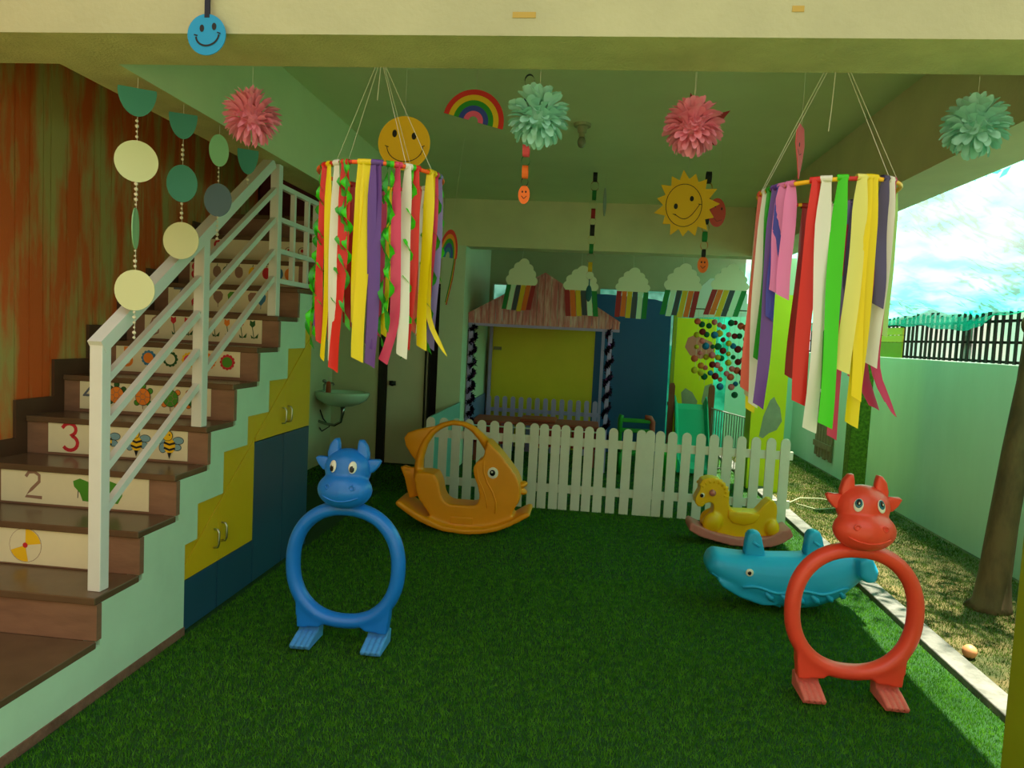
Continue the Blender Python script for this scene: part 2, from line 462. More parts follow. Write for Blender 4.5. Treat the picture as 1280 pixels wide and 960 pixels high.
for (a, b_) in [(1.835, 2.355), (1.66, 2.178), (1.465, 1.985), (1.28, 1.822)]:
    bar('bar', (3.483, a), (4.268, b_), 0.028, 0.030)
for z in (2.392, 2.188, 1.995, 1.81):
    bar('landing_bar', (4.318, z), (4.95, z), 0.028, 0.030)
for yy in (4.55, 4.78, 4.93):
    obj('baluster', BX(-1.962, -1.933, yy - 0.014, yy + 0.014, 1.80 if yy < 4.8 else 1.78, 2.40), M_white, rl)

# ------------------------------------------------------------------ cupboards below the stairs
M_yel = mat('yellow_laminate', (216, 174, 24), 0.35, var=0.03, vscale=2)
M_blue = mat('petrol_blue_laminate', (34, 74, 98), 0.35, var=0.06, vscale=2)
M_steel = mat('brushed_steel', (190, 185, 170), 0.3, metal=1.0)
cb = thing('understair_cupboard', 'yellow and petrol blue cupboards fitted under the mint staircase', 'cupboard', (0, 0, 0))
obj('carcass', PR([(3.27, 0.0), (4.82, 0.0), (4.82, 1.55), (4.42, 1.36), (3.27, 0.42)], -2.5, -1.925, axis='x'), mat('cupboard_edge', (120, 108, 40), 0.6), cb)
def zd(yv): return 0.335 + (yv - 3.265) * (1.475 - 0.335) / (4.82 - 3.265)     # the sloping seam
def panel(name, pts, m, lab=None):
    o = obj(name, PR(pts, -1.925, -1.906, axis='x', bev=0.0015), m, cb)
    if lab: o['label'] = lab
    return o
g = 0.004
panel('door', [(3.265, 0.01), (3.595 - g, 0.01), (3.595 - g, 0.262), (3.265, 0.262)], M_blue)
panel('door', [(3.595 + g, 0.01), (4.0 - g, 0.01), (4.0 - g, 0.262), (3.595 + g, 0.262)], M_blue)
d1 = panel('door', [(3.265, 0.266), (3.595 - 0.0008, 0.266), (3.595 - 0.0008, zd(3.595) - g), (3.265, zd(3.265) - g)], M_yel)
d2 = panel('door', [(3.595 + 0.0008, 0.266), (4.0 - g, 0.266), (4.0 - g, zd(4.0) - g), (3.595 + 0.0008, zd(3.595) - g)], M_yel)
panel('door', [(4.0 + g, 0.01), (4.405 - g, 0.01), (4.405 - g, 0.845), (4.0 + g, 0.845)], M_blue)
panel('door', [(4.405 + g, 0.01), (4.82, 0.01), (4.82, 0.845), (4.405 + g, 0.845)], M_blue)
d3 = panel('door', [(4.01, 0.85), (4.41 - 0.0008, 0.85), (4.41 - 0.0008, zd(4.41) - g), (4.01, zd(4.01) - g)], M_yel)
d4 = panel('door', [(4.41 + 0.0008, 0.85), (4.82, 0.85), (4.82, zd(4.82) - g), (4.41 + 0.0008, zd(4.41) - g)], M_yel)
lowp = [p for p in low if p[0] > 3.26 and p[1] < 1.6]
top_edge = [(4.82, 1.585), (4.68, 1.585), (4.68, 1.39), (4.41, 1.39), (4.41, 1.20), (4.15, 1.20), (4.15, 1.012), (3.885, 1.012), (3.885, 0.85),
            (3.62, 0.85), (3.62, 0.628), (3.37, 0.628), (3.37, 0.45), (3.265, 0.45)]
panel('filler_panel', [(3.265, zd(3.265) + g), (4.82, zd(4.82) + g)] + top_edge, M_yel)
for (dd, yy, zz) in [(d1, 3.555, 0.40), (d2, 3.635, 0.415), (d3, 4.37, 0.965), (d4, 4.455, 0.968)]:
    hb = TB([(-1.907, yy, zz - 0.05), (-1.885, yy, zz - 0.047), (-1.878, yy, zz - 0.03), (-1.878, yy, zz + 0.03), (-1.885, yy, zz + 0.047), (-1.907, yy, zz + 0.05)], 0.006, n=6)
    obj('handle', hb, M_steel, dd, smooth=True)
# ================================================================== TOYS
def surf_y(c, r, x, z):
    q = 1 - ((x - c[0]) / r[0]) ** 2 - ((z - c[2]) / r[2]) ** 2
    return c[1] - r[1] * math.sqrt(max(q, 0.0))
M_eyew = mat('eye_white', (232, 230, 214), 0.3)
M_pupil = mat('eye_black', (10, 10, 12), 0.2)
M_iris = mat('eye_teal', (40, 110, 130), 0.25)
def cow(label, loc, rz, col, col_foot, red):
    m = mat('plastic_' + ('red' if red else 'blue'), col, 0.34, var=0.05, vscale=9, spec=0.5, bump=0.04, bscale=70)
    mf = mat('scuffed_foot_' + ('red' if red else 'blue'), col_foot, 0.6, var=0.12, vscale=30)
    t = thing('cow_arch_toy', label, 'play arch', loc, rz, 'crawl through cow arches')
    # ring body
    n = 56; pts = []
    for i in range(n):
        a = 2 * PI * i / n; ca, sa = math.cos(a), math.sin(a); e = 2 / 2.22
        pts.append((0.262 * math.copysign(abs(ca) ** e, ca), 0, 0.39 + 0.277 * math.copysign(abs(sa) ** e, sa)))
    b = tube(bmesh.new(), pts, 0.0355, n=12, closed=True, squash=1.2)
    for s in (-1, 1):
        q = [(s * .236, .205), (s * .224, .075), (s * .118, .078), (s * .08, .112), (s * .15, .18)]
        prism(b, q, -.034, .034)
    blob('ring_body', b, m, t, voxel=0.0085, smooth=5)
    for s in (-1, 1):
        b = bmesh.new()
        for i in range(4):
            x = s * .172 + (i - 1.5) * .0255
            tube(b, [(x, .05, .045), (x, -.03, .046), (x, -.085, .030), (x, -.125, .018)], [.011, .012, .012, .011], n=8)
        prism(b, [(-.115, .004), (.06, .004), (.07, .07), (.03, .088), (-.01, .054), (-.06, .024), (-.11, .008)], s * .172 - .05, s * .172 + .05, axis='x')
        f = blob('foot', b, mf, t, voxel=0.0042, smooth=1)
        f['label'] = 'scuffed paler foot with four toes'
    sk_c, sk_r = (0, -.005, .862), (.114, .090, .098)
    mz_c, mz_r = (0, -.045, .768), (.132, .092, .090)
    b = bmesh.new(); ell(b, sk_c, sk_r, 24, 16); ell(b, mz_c, mz_r, 24, 16); ell(b, (0, 0, .71), (.08, .04, .05))
    hd = blob('head', b, m, t, voxel=0.008, smooth=3)
    # muzzle details
    for s in (-1, 1):
        x, z = s * .058, .795
        y = surf_y(mz_c, mz_r, x, z) - .001
        obj('nostril', TB([(x + .011 * math.cos(2 * PI * k / 12), y, z + .011 * math.sin(2 * PI * k / 12)) for k in range(12)], .004, n=6, closed=True), m, hd, smooth=True)
    mp = []
    for k in range(15):
        x = -.086 + .172 * k / 14; z = .728 + .021 * (abs(x) / .086) ** 2
        mp.append((x, surf_y(mz_c, mz_r, x, z) + .001, z))
    obj('mouth', TB(mp, .0042, n=6), m, hd, smooth=True)
    for s in (-1, 1):
        h = obj('horn', PR([(s * .098, .885), (s * .100, .935), (s * .090, .975), (s * .070, 1.002), (s * .052, 1.004), (s * .046, .98), (s * .042, .94), (s * .050, .90)], -.024, .022, bev=.009), m, t, smooth=True)
        obj('ear', PR([(s * .09, .912), (s * .150, .914), (s * .160, .905), (s * .146, .876), (s * .124, .852), (s * .09, .842)], -.020, .016, bev=.007), m, t, smooth=True)
        x, z = s * .047, .884
        y = surf_y(sk_c, sk_r, x, z)
        tl = Euler((-.25, s * (.15 if not red else -.1), s * .42))
        e = obj('eye', ell(bmesh.new(), (0, 0, 0), (.0195, .006, .029)), M_eyew, t, loc=(x, y - .001, z), rot=tl, smooth=True)
        dx = (0.003 if red else -0.003)
        if red:
            obj('iris', ell(bmesh.new(), (0, -.0035, .006), (.0150, .0042, .021)), M_iris, e, smooth=True)
            obj('pupil', ell(bmesh.new(), (0, -.0055, .010), (.0095, .0040, .014)), M_pupil, e, smooth=True)
        else:
            obj('pupil', ell(bmesh.new(), (dx, -.0035, -.009), (.0120, .0045, .0165)), M_pupil, e, smooth=True)
        obj('glint', ell(bmesh.new(), (.002, -.0085, .003 if not red else .008), (.0030, .002, .005)), M_eyew, e)
    return t
cow('blue plastic cow arch with a round opening, in front of the cupboards', (-1.105, 3.31, 0.012), 0.0, (24, 118, 212), (74, 148, 214), False)
cow('red plastic cow arch with a round opening, near the kerb', (1.235, 3.27, 0.012), 0.0, (238, 76, 54), (222, 112, 98), True)

def shift(pts, dz): return [(p[0], p[1] + dz) for p in pts]
# ---------------------------------------------------------------- orange fish rocker
M_or = mat('plastic_orange', (238, 152, 14), 0.42, var=0.04, vscale=6, bump=0.03, bscale=60)
ft = thing('fish_rocker', 'orange plastic fish rocker with an arched handle before the white fence', 'rocking toy', (-.85, 5.5, 0.012), 0.0)
dz = .012
body = shift([(.125, .712), (.212, .635), (.299, .537), (.366, .449), (.395, .378), (.400, .317), (.391, .253), (.345, .176), (.33, .10), (.2, .04), (-.2, .03), (-.29, .10),
        (-.343, .166), (-.388, .226), (-.418, .298), (-.43, .382), (-.42, .43), (-.333, .435), (-.27, .424), (-.235, .364), (-.215, .271), (-.187, .22), (-.144, .2), (.024, .2), (.075, .215),
        (.081, .25), (.083, .293), (.069, .354), (.04, .425), (.024, .487), (.05, .541), (.098, .575), (.109, .618)], dz)
b = PR(body, -.115, .115)
tube(b, shift([(-.42, .36), (-.418, .48), (-.41, .55), (-.378, .65), (-.32, .742), (-.25, .792), (-.166, .820), (-.08, .816), (-.005, .785), (.06, .728), (.13, .65), (.18, .58)], dz) and
     [(p[0], 0, p[1] + dz) for p in [(-.42, .36), (-.418, .48), (-.41, .55), (-.378, .65), (-.32, .742), (-.25, .792), (-.166, .820), (-.08, .816), (-.005, .785), (.06, .728), (.13, .65), (.18, .58)]],
     [.04, .036, .034, .031, .028, .024, .021, .022, .026, .032, .045, .06], n=10, squash=1.7)
rb = [(-.555, .176), (-.48, .124), (-.393, .072), (-.284, .026), (-.177, -.003), (-.071, -.012), (.035, -.012), (.139, .002), (.242, .03), (.343, .077), (.443, .137), (.488, .168)]
rt = [(.470, .196), (.425, .178), (.335, .118), (.236, .072), (.13, .042), (.03, .03), (-.071, .03), (-.172, .04), (-.268, .072), (-.372, .118), (-.46, .168), (-.535, .212), (-.560, .200)]
prism(b, shift(rb + rt, dz), -.165, .165)
blob('body', b, M_or, ft, voxel=0.0115, smooth=7)
obj('dorsal_fin', PR(shift([(-.28, .79), (-.369, .768), (-.442, .750), (-.515, .722), (-.542, .679), (-.527, .617), (-.487, .556), (-.44, .50), (-.40, .56), (-.36, .68)], dz), -.03, .03, bev=.014), M_or, ft, smooth=True)
obj('tail_fin', PR(shift([(-.562, .446), (-.526, .459), (-.483, .446), (-.43, .454), (-.395, .361), (-.385, .235), (-.483, .203), (-.502, .271), (-.527, .364)], dz), -.028, .028, bev=.012), M_or, ft, smooth=True)
b = bmesh.new()
ell(b, (.388, 0, .366 + dz), (.062, .06, .027), rot=Euler((0, -.35, 0))); ell(b, (.388, 0, .322 + dz), (.060, .056, .026), rot=Euler((0, .2, 0)))
blob('lips', b, M_or, ft, voxel=.007, smooth=3)
for s in (-1, 1):
    e = obj('eye', ell(bmesh.new(), (.183, s * .108, .468 + dz), (.052, .012, .055)), M_eyew, ft, smooth=True)
    obj('pupil', ell(bmesh.new(), (.180, s * .117, .468 + dz), (.023, .010, .024)), M_pupil, e, smooth=True)
    obj('glint', ell(bmesh.new(), (.176, s * .126, .475 + dz), (.006, .003, .007)), M_eyew, e)
    obj('gill_ridge', TB([(x, s * .112, z + dz) for x, z in [(.108, .56), (.111, .472), (.141, .391), (.186, .321), (.216, .24), (.214, .156)]], .008, n=6), M_or, ft, smooth=True)
    obj('gill_ridge', TB([(x, s * .112, z + dz) for x, z in [(.056, .499), (.070, .417), (.112, .337), (.142, .255), (.15, .193)]], .006, n=6), M_or, ft, smooth=True)
    obj('rocker_panel', BX(-.13, .045, s * .112 - .01, s * .112 + .01, .055 + dz, .11 + dz, bev=.006), M_or, ft)

# ---------------------------------------------------------------- yellow horse rocker
M_hy = mat('plastic_yellow', (246, 188, 6), 0.4, var=0.04, vscale=6, bump=0.03, bscale=60)
M_pk = mat('faded_pink_plastic', (206, 122, 112), 0.55, var=0.1, vscale=10)
ht = thing('horse_rocker', 'yellow plastic rocking horse on a faded pink rocker', 'rocking toy', (1.25, 5.72, 0.008), 0.0)
hp = [(-.352, .305), (-.359, .338), (-.346, .369), (-.327, .407), (-.327, .459), (-.312, .493), (-.27, .51), (-.221, .514), (-.177, .502), (-.14, .472), (-.113, .437), (-.099, .387), (-.098, .321), (-.084, .285),
      (-.05, .262), (.12, .270), (.166, .333), (.205, .373), (.233, .371), (.261, .333), (.268, .275), (.265, .223), (.280, .181), (.285, .138), (.267, .100), (.183, .085), (.044, .066), (-.062, .062), (-.171, .085), (-.27, .115),
      (-.285, .144), (-.256, .198), (-.213, .245), (-.213, .29), (-.222, .316), (-.25, .318), (-.278, .307), (-.297, .278), (-.333, .281)]
b = PR(hp, -.07, .07)
for s in (-1, 1):
    ell(b, (-.215, s * .065, .165), (.075, .045, .085), rot=Euler((0, .5, 0)))
    ell(b, (.235, s * .065, .155), (.058, .045, .070))
blob('body', b, M_hy, ht, voxel=.0075, smooth=3)
hr = [(-.399, .142), (-.376, .166), (-.28, .122), (-.171, .089), (-.027, .068), (.114, .075), (.218, .095), (.305, .148), (.36, .172), (.388, .115), (.326, .059), (.224, .014), (.084, -.001), (-.058, .002), (-.202, .031), (-.311, .056), (-.393, .098)]
blob('rocker', PR(hr, -.12, .12), M_pk, ht, voxel=.010, smooth=3)['label'] = 'faded pink rocker plate'
sd = [(-.10, .275), (-.104, .215), (-.062, .170), (.024, .158), (.107, .185), (.137, .25), (.06, .268), (-.03, .264)]
obj('saddle', PR(sd, -.082, .082, bev=.012), M_hy, ht, smooth=True)
for s in (-1, 1):
    e = obj('eye', ell(bmesh.new(), (-.304, s * .066, .372), (.020, .008, .022)), M_eyew, ht, smooth=True)
    obj('pupil', ell(bmesh.new(), (-.310, s * .072, .370), (.013, .006, .015)), M_pupil, e, smooth=True)
    o = obj('ear', ell(bmesh.new(), (-.231, s * .082, .399), (.026, .026, .026)), M_pk, ht, smooth=True); o['label'] = 'round pink ear'
    for k in range(9):
        a = 2.6 - k * .36
        c0 = (-.225, .40)
        p0 = (c0[0] + .085 * math.cos(a), c0[1] + .072 * math.sin(a)); p1 = (c0[0] + .122 * math.cos(a), c0[1] + .108 * math.sin(a))
        obj('mane_ridge', TB([(p0[0], s * .066, p0[1]), (p1[0], s * .058, p1[1])], [.009, .014], n=6), M_hy, ht, smooth=True)
    for k in range(3):
        obj('tail_ridge', TB([(.205 + .02 * k, s * .058, .35 - .02 * k), (.245 + .006 * k, s * .062, .29 - .02 * k)], .006, n=6), M_hy, ht, smooth=True)
    obj('mouth', TB([(-.352, s * .055, .305), (-.315, s * .068, .305), (-.288, s * .068, .318)], .004, n=6), M_hy, ht, smooth=True)

# ---------------------------------------------------------------- blue whale seesaw
M_wh = mat('plastic_sky_blue', (36, 172, 222), 0.4, var=0.04, vscale=5, bump=0.03, bscale=60)
wt = thing('whale_seesaw', 'sky blue plastic whale rocker with two grips behind the red cow', 'rocking toy', (1.3, 4.36, 0.0), 0.0)
top = [(-.535, .262), (-.515, .313), (-.484, .334), (-.402, .326), (-.305, .322), (-.177, .330), (-.041, .339), (.077, .353), (.154, .372), (.261, .402), (.332, .402), (.382, .366), (.402, .318)]
bot = [(-.535, .240), (-.515, .195), (-.448, .158), (-.329, .086), (-.22, .045), (-.098, .022), (.022, .022), (.139, .048), (.253, .110), (.348, .200), (.402, .300)]
def interp(p, x):
    return float(np.interp(x, [q[0] for q in p], [q[1] for q in p]))
b = bmesh.new(); rings = []
xs = [-.533, -.525, -.51, -.48, -.43, -.38, -.33, -.27, -.2, -.12, -.04, .04, .12, .19, .25, .30, .34, .37, .39, .40]
hw = [.05, .085, .11, .13, .14, .145, .15, .15, .15, .15, .15, .15, .145, .135, .12, .105, .09, .075, .055, .03]
for x, w in zip(xs, hw):
    zt, zb = interp(top, x), interp(bot, x); zc = (zt + zb) / 2; h = (zt - zb) / 2
    rg_ = []
    for k in range(20):
        a = 2 * PI * k / 20; ca, sa = math.cos(a), math.sin(a)
        rg_.append(b.verts.new((x, w * math.copysign(abs(ca) ** .75, ca), zc + h * math.copysign(abs(sa) ** .8, sa))))
    rings.append(rg_)
for A, B in zip(rings[:-1], rings[1:]):
    for k in range(20): b.faces.new((A[k], A[(k + 1) % 20], B[(k + 1) % 20], B[k]))
b.faces.new(rings[0]); b.faces.new(list(reversed(rings[-1])))
# lower jaw ledge and fluke
prism(b, [(-.475, .185), (-.44, .138), (-.34, .086), (-.22, .052), (-.12, .055), (-.2, .10), (-.33, .15)], -.135, .135, bev=.008)
prism(b, [(.30, .36), (.345, .395), (.38, .375), (.415, .31), (.405, .245), (.355, .235), (.31, .27)], -.16, .16, bev=.02)
wb = blob('body', b, M_wh, wt, voxel=.011, smooth=5)
for (x0, zb0) in [(-.258, .30), (.085, .33)]:
    h = PR([(x0 - .052, zb0), (x0 - .042, zb0 + .13), (x0 - .028, zb0 + .152), (x0 + .0, zb0 + .16), (x0 + .028, zb0 + .152), (x0 + .042, zb0 + .125), (x0 + .072, zb0 + .012)], -.045, .045, bev=.016)
    hd = obj('grip', h, M_wh, wt, smooth=True)
    obj('finger_ridge', TB([(x0 - .01, -.047, zb0 + .10), (x0 + .03, -.047, zb0 + .075)], .009, n=6), M_wh, hd, smooth=True)
for s in (-1, 1):
    e = obj('eye', ell(bmesh.new(), (-.298, s * .147, .245), (.023, .009, .023)), M_eyew, wt, smooth=True)
    obj('pupil', ell(bmesh.new(), (-.300, s * .154, .244), (.011, .006, .012)), M_pupil, e, smooth=True)
    def wy(x, z):
        zt, zb = interp(top, x), interp(bot, x); zc = (zt + zb) / 2; h = (zt - zb) / 2
        w = float(np.interp(x, xs, hw)); sa = min(.999, abs((z - zc) / h) ** (1 / .8)); return s * (w * math.cos(math.asin(sa)) ** .75 + .001)
    wv = []
    for k in range(25):
        x = -.33 + .60 * k / 24; z = .150 + .035 * math.sin(k * 0.6) * .35 + .10 * max(0, x) * 1.0 + .03 * max(0, -x - .15)
        wv.append((x, wy(x, z), z))
    obj('wave_ridge', TB(wv, .009, n=6), M_wh, wt, smooth=True)
    for k in range(6):
        x = -.20 + .085 * k
        z0 = .135 + .10 * max(0, x); q = [(x, wy(x, z0), z0), (x + .03, wy(x + .03, z0 - .03), z0 - .03), (x + .055, wy(x + .055, z0 - .055), z0 - .055)]
        obj('wave_ridge', TB(q, [.008, .020, .008], n=6), M_wh, wt, smooth=True)
    jl = [(-.50, .21), (-.44, .185), (-.38, .155), (-.30, .115), (-.2, .075), (-.1, .045)]
    obj('mouth_line', TB([(x, wy(x, z), z) for x, z in jl], .007, n=6), M_wh, wt, smooth=True)

# ================================================================== WHITE PICKET FENCE
M_picket = mat('white_picket_paint', (226, 224, 210), 0.55, var=0.05, vscale=7, bump=0.1, bscale=30)
def picket_mesh(w, h, t, n=6):
    pts = [(-w / 2, 0), (w / 2, 0), (w / 2, h - w / 2)] + [(w / 2 * math.cos(PI * k / n), h - w / 2 + w / 2 * math.sin(PI * k / n)) for k in range(1, n)] + [(-w / 2, h - w / 2)]
    b = PR(pts, -t, 0); me = bpy.data.meshes.new('picket')
    bmesh.ops.recalc_face_normals(b, faces=b.faces[:]); b.to_mesh(me); b.free(); return me
pk_me = picket_mesh(.080, .765, .014)
PX = [-1.387, -1.263, -1.144, -1.028, -0.91, -0.794, -0.675, -0.56, -0.438, -0.344, -0.24, -0.153, -0.042, 0.053, 0.155, 0.27, 0.39, 0.507, 0.588, 0.673, 0.782, 0.901, 1.022, 1.137, 1.256, 1.373, 1.495, 1.623, 1.744]
def fence_panel(xs, x0, x1, lab, extra=None):
    t = thing('white_picket_fence', lab, 'fence', ((x0 + x1) / 2, 6.4, 0), 0, 'white picket fence panels')
    cx = (x0 + x1) / 2
    for z in (.155, .585):
        obj('rail', BX(x0 - cx, x1 - cx, .0005, .02, z, z + .072), M_picket, t)
    for x in xs:
        o = link_mesh('picket', pk_me, M_picket, t, (x - cx, 0, 0.005), (0, rnd.uniform(-.006, .006), 0))
    return t
fence_panel(PX[:11], PX[0] - .05, PX[10] + .05, 'left white picket fence panel behind the orange fish rocker')
fence_panel(PX[11:18], PX[11] - .042, PX[17] + .04, 'short middle white picket fence panel between two longer ones')
fence_panel(PX[18:], PX[18] - .05, PX[-1] + .07, 'right white picket fence panel behind the yellow rocking horse')

# ================================================================== STAIR RISER POSTERS
M_paper = mat('cream_poster_paper', (224, 216, 178), 0.7, var=0.03, vscale=6)
D_red = mat('print_red', (196, 40, 48), 0.7); D_dk = mat('print_black', (28, 26, 24), 0.7); D_yel = mat('print_yellow', (236, 190, 20), 0.7)
D_grn = mat('print_green', (74, 142, 34), 0.7); D_dgrn = mat('print_dark_green', (38, 88, 34), 0.7); D_or = mat('print_orange', (230, 130, 36), 0.7)
D_blu = mat('print_blue', (56, 122, 158), 0.7); D_gry = mat('print_grey', (96, 104, 112), 0.7); D_brn = mat('print_brown', (146, 112, 90), 0.7)
D_pnk = mat('print_pink', (226, 56, 96), 0.7); D_lb = mat('print_pale_blue', (120, 160, 170), 0.7)
def poster(k, name_num, x0, x1, z0, z1, lab):
    y = YR[k] - 0.0035
    t = thing('number_poster', lab, 'poster', ((x0 + x1) / 2, y, (z0 + z1) / 2), 0, 'number posters on the stair risers')
    w, h = x1 - x0, z1 - z0
    obj('sheet', BX(-w / 2, w / 2, 0, .003, -h / 2, h / 2), M_paper, t)
    return t, w, h
def rel(x0, x1): return lambda x: x - (x0 + x1) / 2
def bee(d, x, z, s=1.0):
    for (dx, dz_, rx, rz) in [(-.045, .012, .028, .018), (.05, .02, .03, .019), (.042, -.018, .024, .017), (-.04, -.025, .020, .026)]:
        d.disc(x + dx * s, z + dz_ * s, (rx + .003) * s, D_dk, (rz + .003) * s); d.disc(x + dx * s, z + dz_ * s, rx * s, D_lb, rz * s)
    d.disc(x, z - .012 * s, .034 * s, D_yel, .042 * s)
    for q in (-.03, 0.0): d.line([(x - .033 * s, z + q * s + .006), (x, z + q * s - .004), (x + .033 * s, z + q * s + .006)], .012 * s, D_dk)
    d.poly([(x - .012 * s, z - .05 * s), (x + .012 * s, z - .05 * s), (x, z - .085 * s)], D_dk)
    d.disc(x - .012 * s, z + .045 * s, .032 * s, D_dk, .030 * s); d.disc(x - .012 * s, z + .045 * s, .029 * s, D_yel, .027 * s)
    for q in (-.01, .012): d.disc(x - .012 * s + q, z + .05 * s, .004, D_dk)
    for q in (-1, 1): d.line([(x - .012 * s + q * .01, z + .07 * s), (x - .012 * s + q * .025, z + .085 * s)], .003, D_dk)
def turtle(d, x, z, shell, limb, s=1.0):
    for a in (.7, 2.4, 3.9, 5.5):
        px, pz = x + .058 * s * math.cos(a), z + .058 * s * math.sin(a)
        d.disc(px, pz, .0195 * s, D_dk); d.disc(px, pz, .0165 * s, limb)
    d.disc(x, z + .068 * s, .019 * s, D_dk, .022 * s); d.disc(x, z + .068 * s, .016 * s, limb, .019 * s)
    d.disc(x, z, .051 * s, D_dk, .055 * s); d.disc(x, z, .048 * s, shell, .052 * s)
    d.ring(x, z, .020 * s, .003, D_brn, 6)
    for k in range(6):
        a = 2 * PI * k / 6; d.line([(x + .02 * s * math.cos(a), z + .02 * s * math.sin(a)), (x + .048 * s * math.cos(a), z + .05 * s * math.sin(a))], .003, D_brn)
    d.line([(x, z - .052 * s), (x + .002, z - .078 * s)], .004, D_brn)
R_ = None
# 1
t, w, h = poster(2, '1', -2.86, -2.09, .428, .606, 'cream poster with a yellow and white beach ball on the lowest decorated riser')
c = rel(-2.86, -2.09); d = Draw(); bx = c(-2.43)
d.disc(bx, -.005, .078, D_brn); d.disc(bx, -.005, .076, M_paper)
d.poly([(bx, -.005)] + [(bx + .074 * math.cos(a), -.005 + .074 * math.sin(a)) for a in np.linspace(.15, 1.55, 8)], D_yel)
d.poly([(bx, -.005)] + [(bx + .074 * math.cos(a), -.005 + .074 * math.sin(a)) for a in np.linspace(3.5, 4.9, 8)], D_yel)
d.disc(bx, -.005, .012, D_red); d.build('ball_drawing', t)
text_mesh('numeral', '1', .15, D_brn, t, (c(-2.79), -.001, 0))
# 2
t, w, h = poster(3, '2', -2.79, -2.03, .625, .797, 'cream poster with outlined number 2 and green mangoes, second riser')
c = rel(-2.79, -2.03)
d = Draw(); x = c(-2.62)
d.line([(x - .04, .04), (x - .025, .062), (x + .005, .066), (x + .03, .05), (x + .03, .02), (x - .01, -.02), (x - .04, -.055), (x + .045, -.058)], .016, D_brn)
d.build('numeral', t)
for q in (-2.36, -2.215):
    d = Draw(); x = c(q)
    d.poly([(x - .055, .035), (x - .02, .05), (x + .05, .028), (x + .052, -.02), (x + .03, -.06), (x - .005, -.058), (x - .02, -.02), (x - .05, .01)], D_grn)
    d.line([(x - .028, -.01), (x - .03, -.045)], .004, D_dk); d.line([(x + .05, .028), (x + .066, .034)], .005, D_dgrn); d.build('mango_drawing', t)
# 3
t, w, h = poster(4, '3', -2.765, -2.0, .822, .996, 'cream poster with red number 3 and three bees, third riser')
c = rel(-2.765, -2.0)
d = Draw(); x = c(-2.645)
cv = [(x - .042, .042)] + [(x - .002 + .036 * math.cos(a), .036 + .032 * math.sin(a)) for a in np.linspace(2.4, -1.35, 10)] + [(x + .002 + .042 * math.cos(a), -.034 + .038 * math.sin(a)) for a in np.linspace(1.25, -2.6, 11)]
d.line(cv, .019, D_red); d.build('numeral', t)
for q in (-2.44, -2.275, -2.095):
    d = Draw(); bee(d, c(q), -.002, .92); d.build('bee_drawing', t)
# 4
t, w, h = poster(5, '4', -2.79, -2.025, 1.022, 1.195, 'cream poster with dark number 4 and four turtles, fourth riser')
c = rel(-2.79, -2.025); text_mesh('numeral', '4', .15, D_gry, t, (c(-2.735), -.001, -.005))
for q, sh, lm in [(-2.57, D_or, D_dgrn), (-2.415, D_or, D_grn), (-2.255, D_grn, D_or), (-2.115, D_dgrn, D_or)]:
    d = Draw(); turtle(d, c(q), 0, sh, lm, .88); d.build('turtle_drawing', t)
# 5
t, w, h = poster(6, '5', -2.766, -2.0, 1.222, 1.392, 'cream poster with orange number 5 and round flowers, fifth riser')
c = rel(-2.766, -2.0); text_mesh('numeral', '5', .17, D_or, t, (c(-2.69), -.001, -.005))
for q, pc, cc in [(-2.56, D_blu, D_or), (-2.425, D_dgrn, M_paper), (-2.31, D_yel, D_pnk), (-2.19, D_or, D_yel), (-2.075, D_red, D_grn)]:
    d = Draw(); x = c(q)
    for k in range(12):
        a = 2 * PI * k / 12; d.disc(x + .036 * math.cos(a), .036 * math.sin(a), .011, pc, n=8)
    d.disc(x, 0, .036, pc); d.disc(x, 0, .031, cc); d.build('flower_drawing', t)
# 6
t, w, h = poster(7, '6', -2.765, -2.0, 1.415, 1.581, 'cream poster with outlined number 6 and red tulips, sixth riser')
c = rel(-2.765, -2.0)
d = Draw(); x = c(-2.70)
d.line([(x + .025, .065), (x - .01, .04), (x - .028, 0), (x - .028, -.035), (x - .005, -.06), (x + .025, -.045), (x + .028, -.02), (x + .005, -.002), (x - .02, -.012)], .011, D_brn); d.build('numeral', t)
for q, pc in [(-2.575, D_red), (-2.485, D_red), (-2.395, D_brn), (-2.31, D_or), (-2.225, D_or), (-2.135, D_red), (-2.06, D_dgrn)]:
    d = Draw(); x = c(q)
    d.poly([(x - .016, .06), (x, .05), (x + .016, .06), (x + .018, .03), (x, .012), (x - .018, .03)], pc)
    d.line([(x, .015), (x + .012, -.055)], .005, D_dgrn); d.poly([(x + .012, -.05), (x + .04, -.02), (x + .035, -.05)], D_dgrn); d.poly([(x + .012, -.05), (x - .01, -.03), (x - .005, -.052)], D_dgrn)
    d.build('tulip_drawing', t)
# 7
t, w, h = poster(8, '7', -2.787, -2.03, 1.605, 1.772, 'cream poster with grey number 7 and coloured leaves, seventh riser')
c = rel(-2.787, -2.03); text_mesh('numeral', '7', .17, D_gry, t, (c(-2.715), -.001, 0))
for q, pc in [(-2.60, D_red), (-2.44, D_brn), (-2.34, D_grn), (-2.2, D_brn), (-2.145, D_blu), (-2.065, D_or)]:
    d = Draw(); x = c(q)
    d.poly([(x - .035, .03), (x - .018, .05), (x + .018, .05), (x + .035, .03), (x + .03, 0), (x, -.035), (x - .03, 0)] if pc is not D_red else [(x - .02, -.06), (x - .025, -.02), (x + .03, .05), (x + .04, .04), (x, -.02)], pc)
    d.line([(x, -.03), (x, -.055)], .004, pc); d.build('leaf_drawing', t)
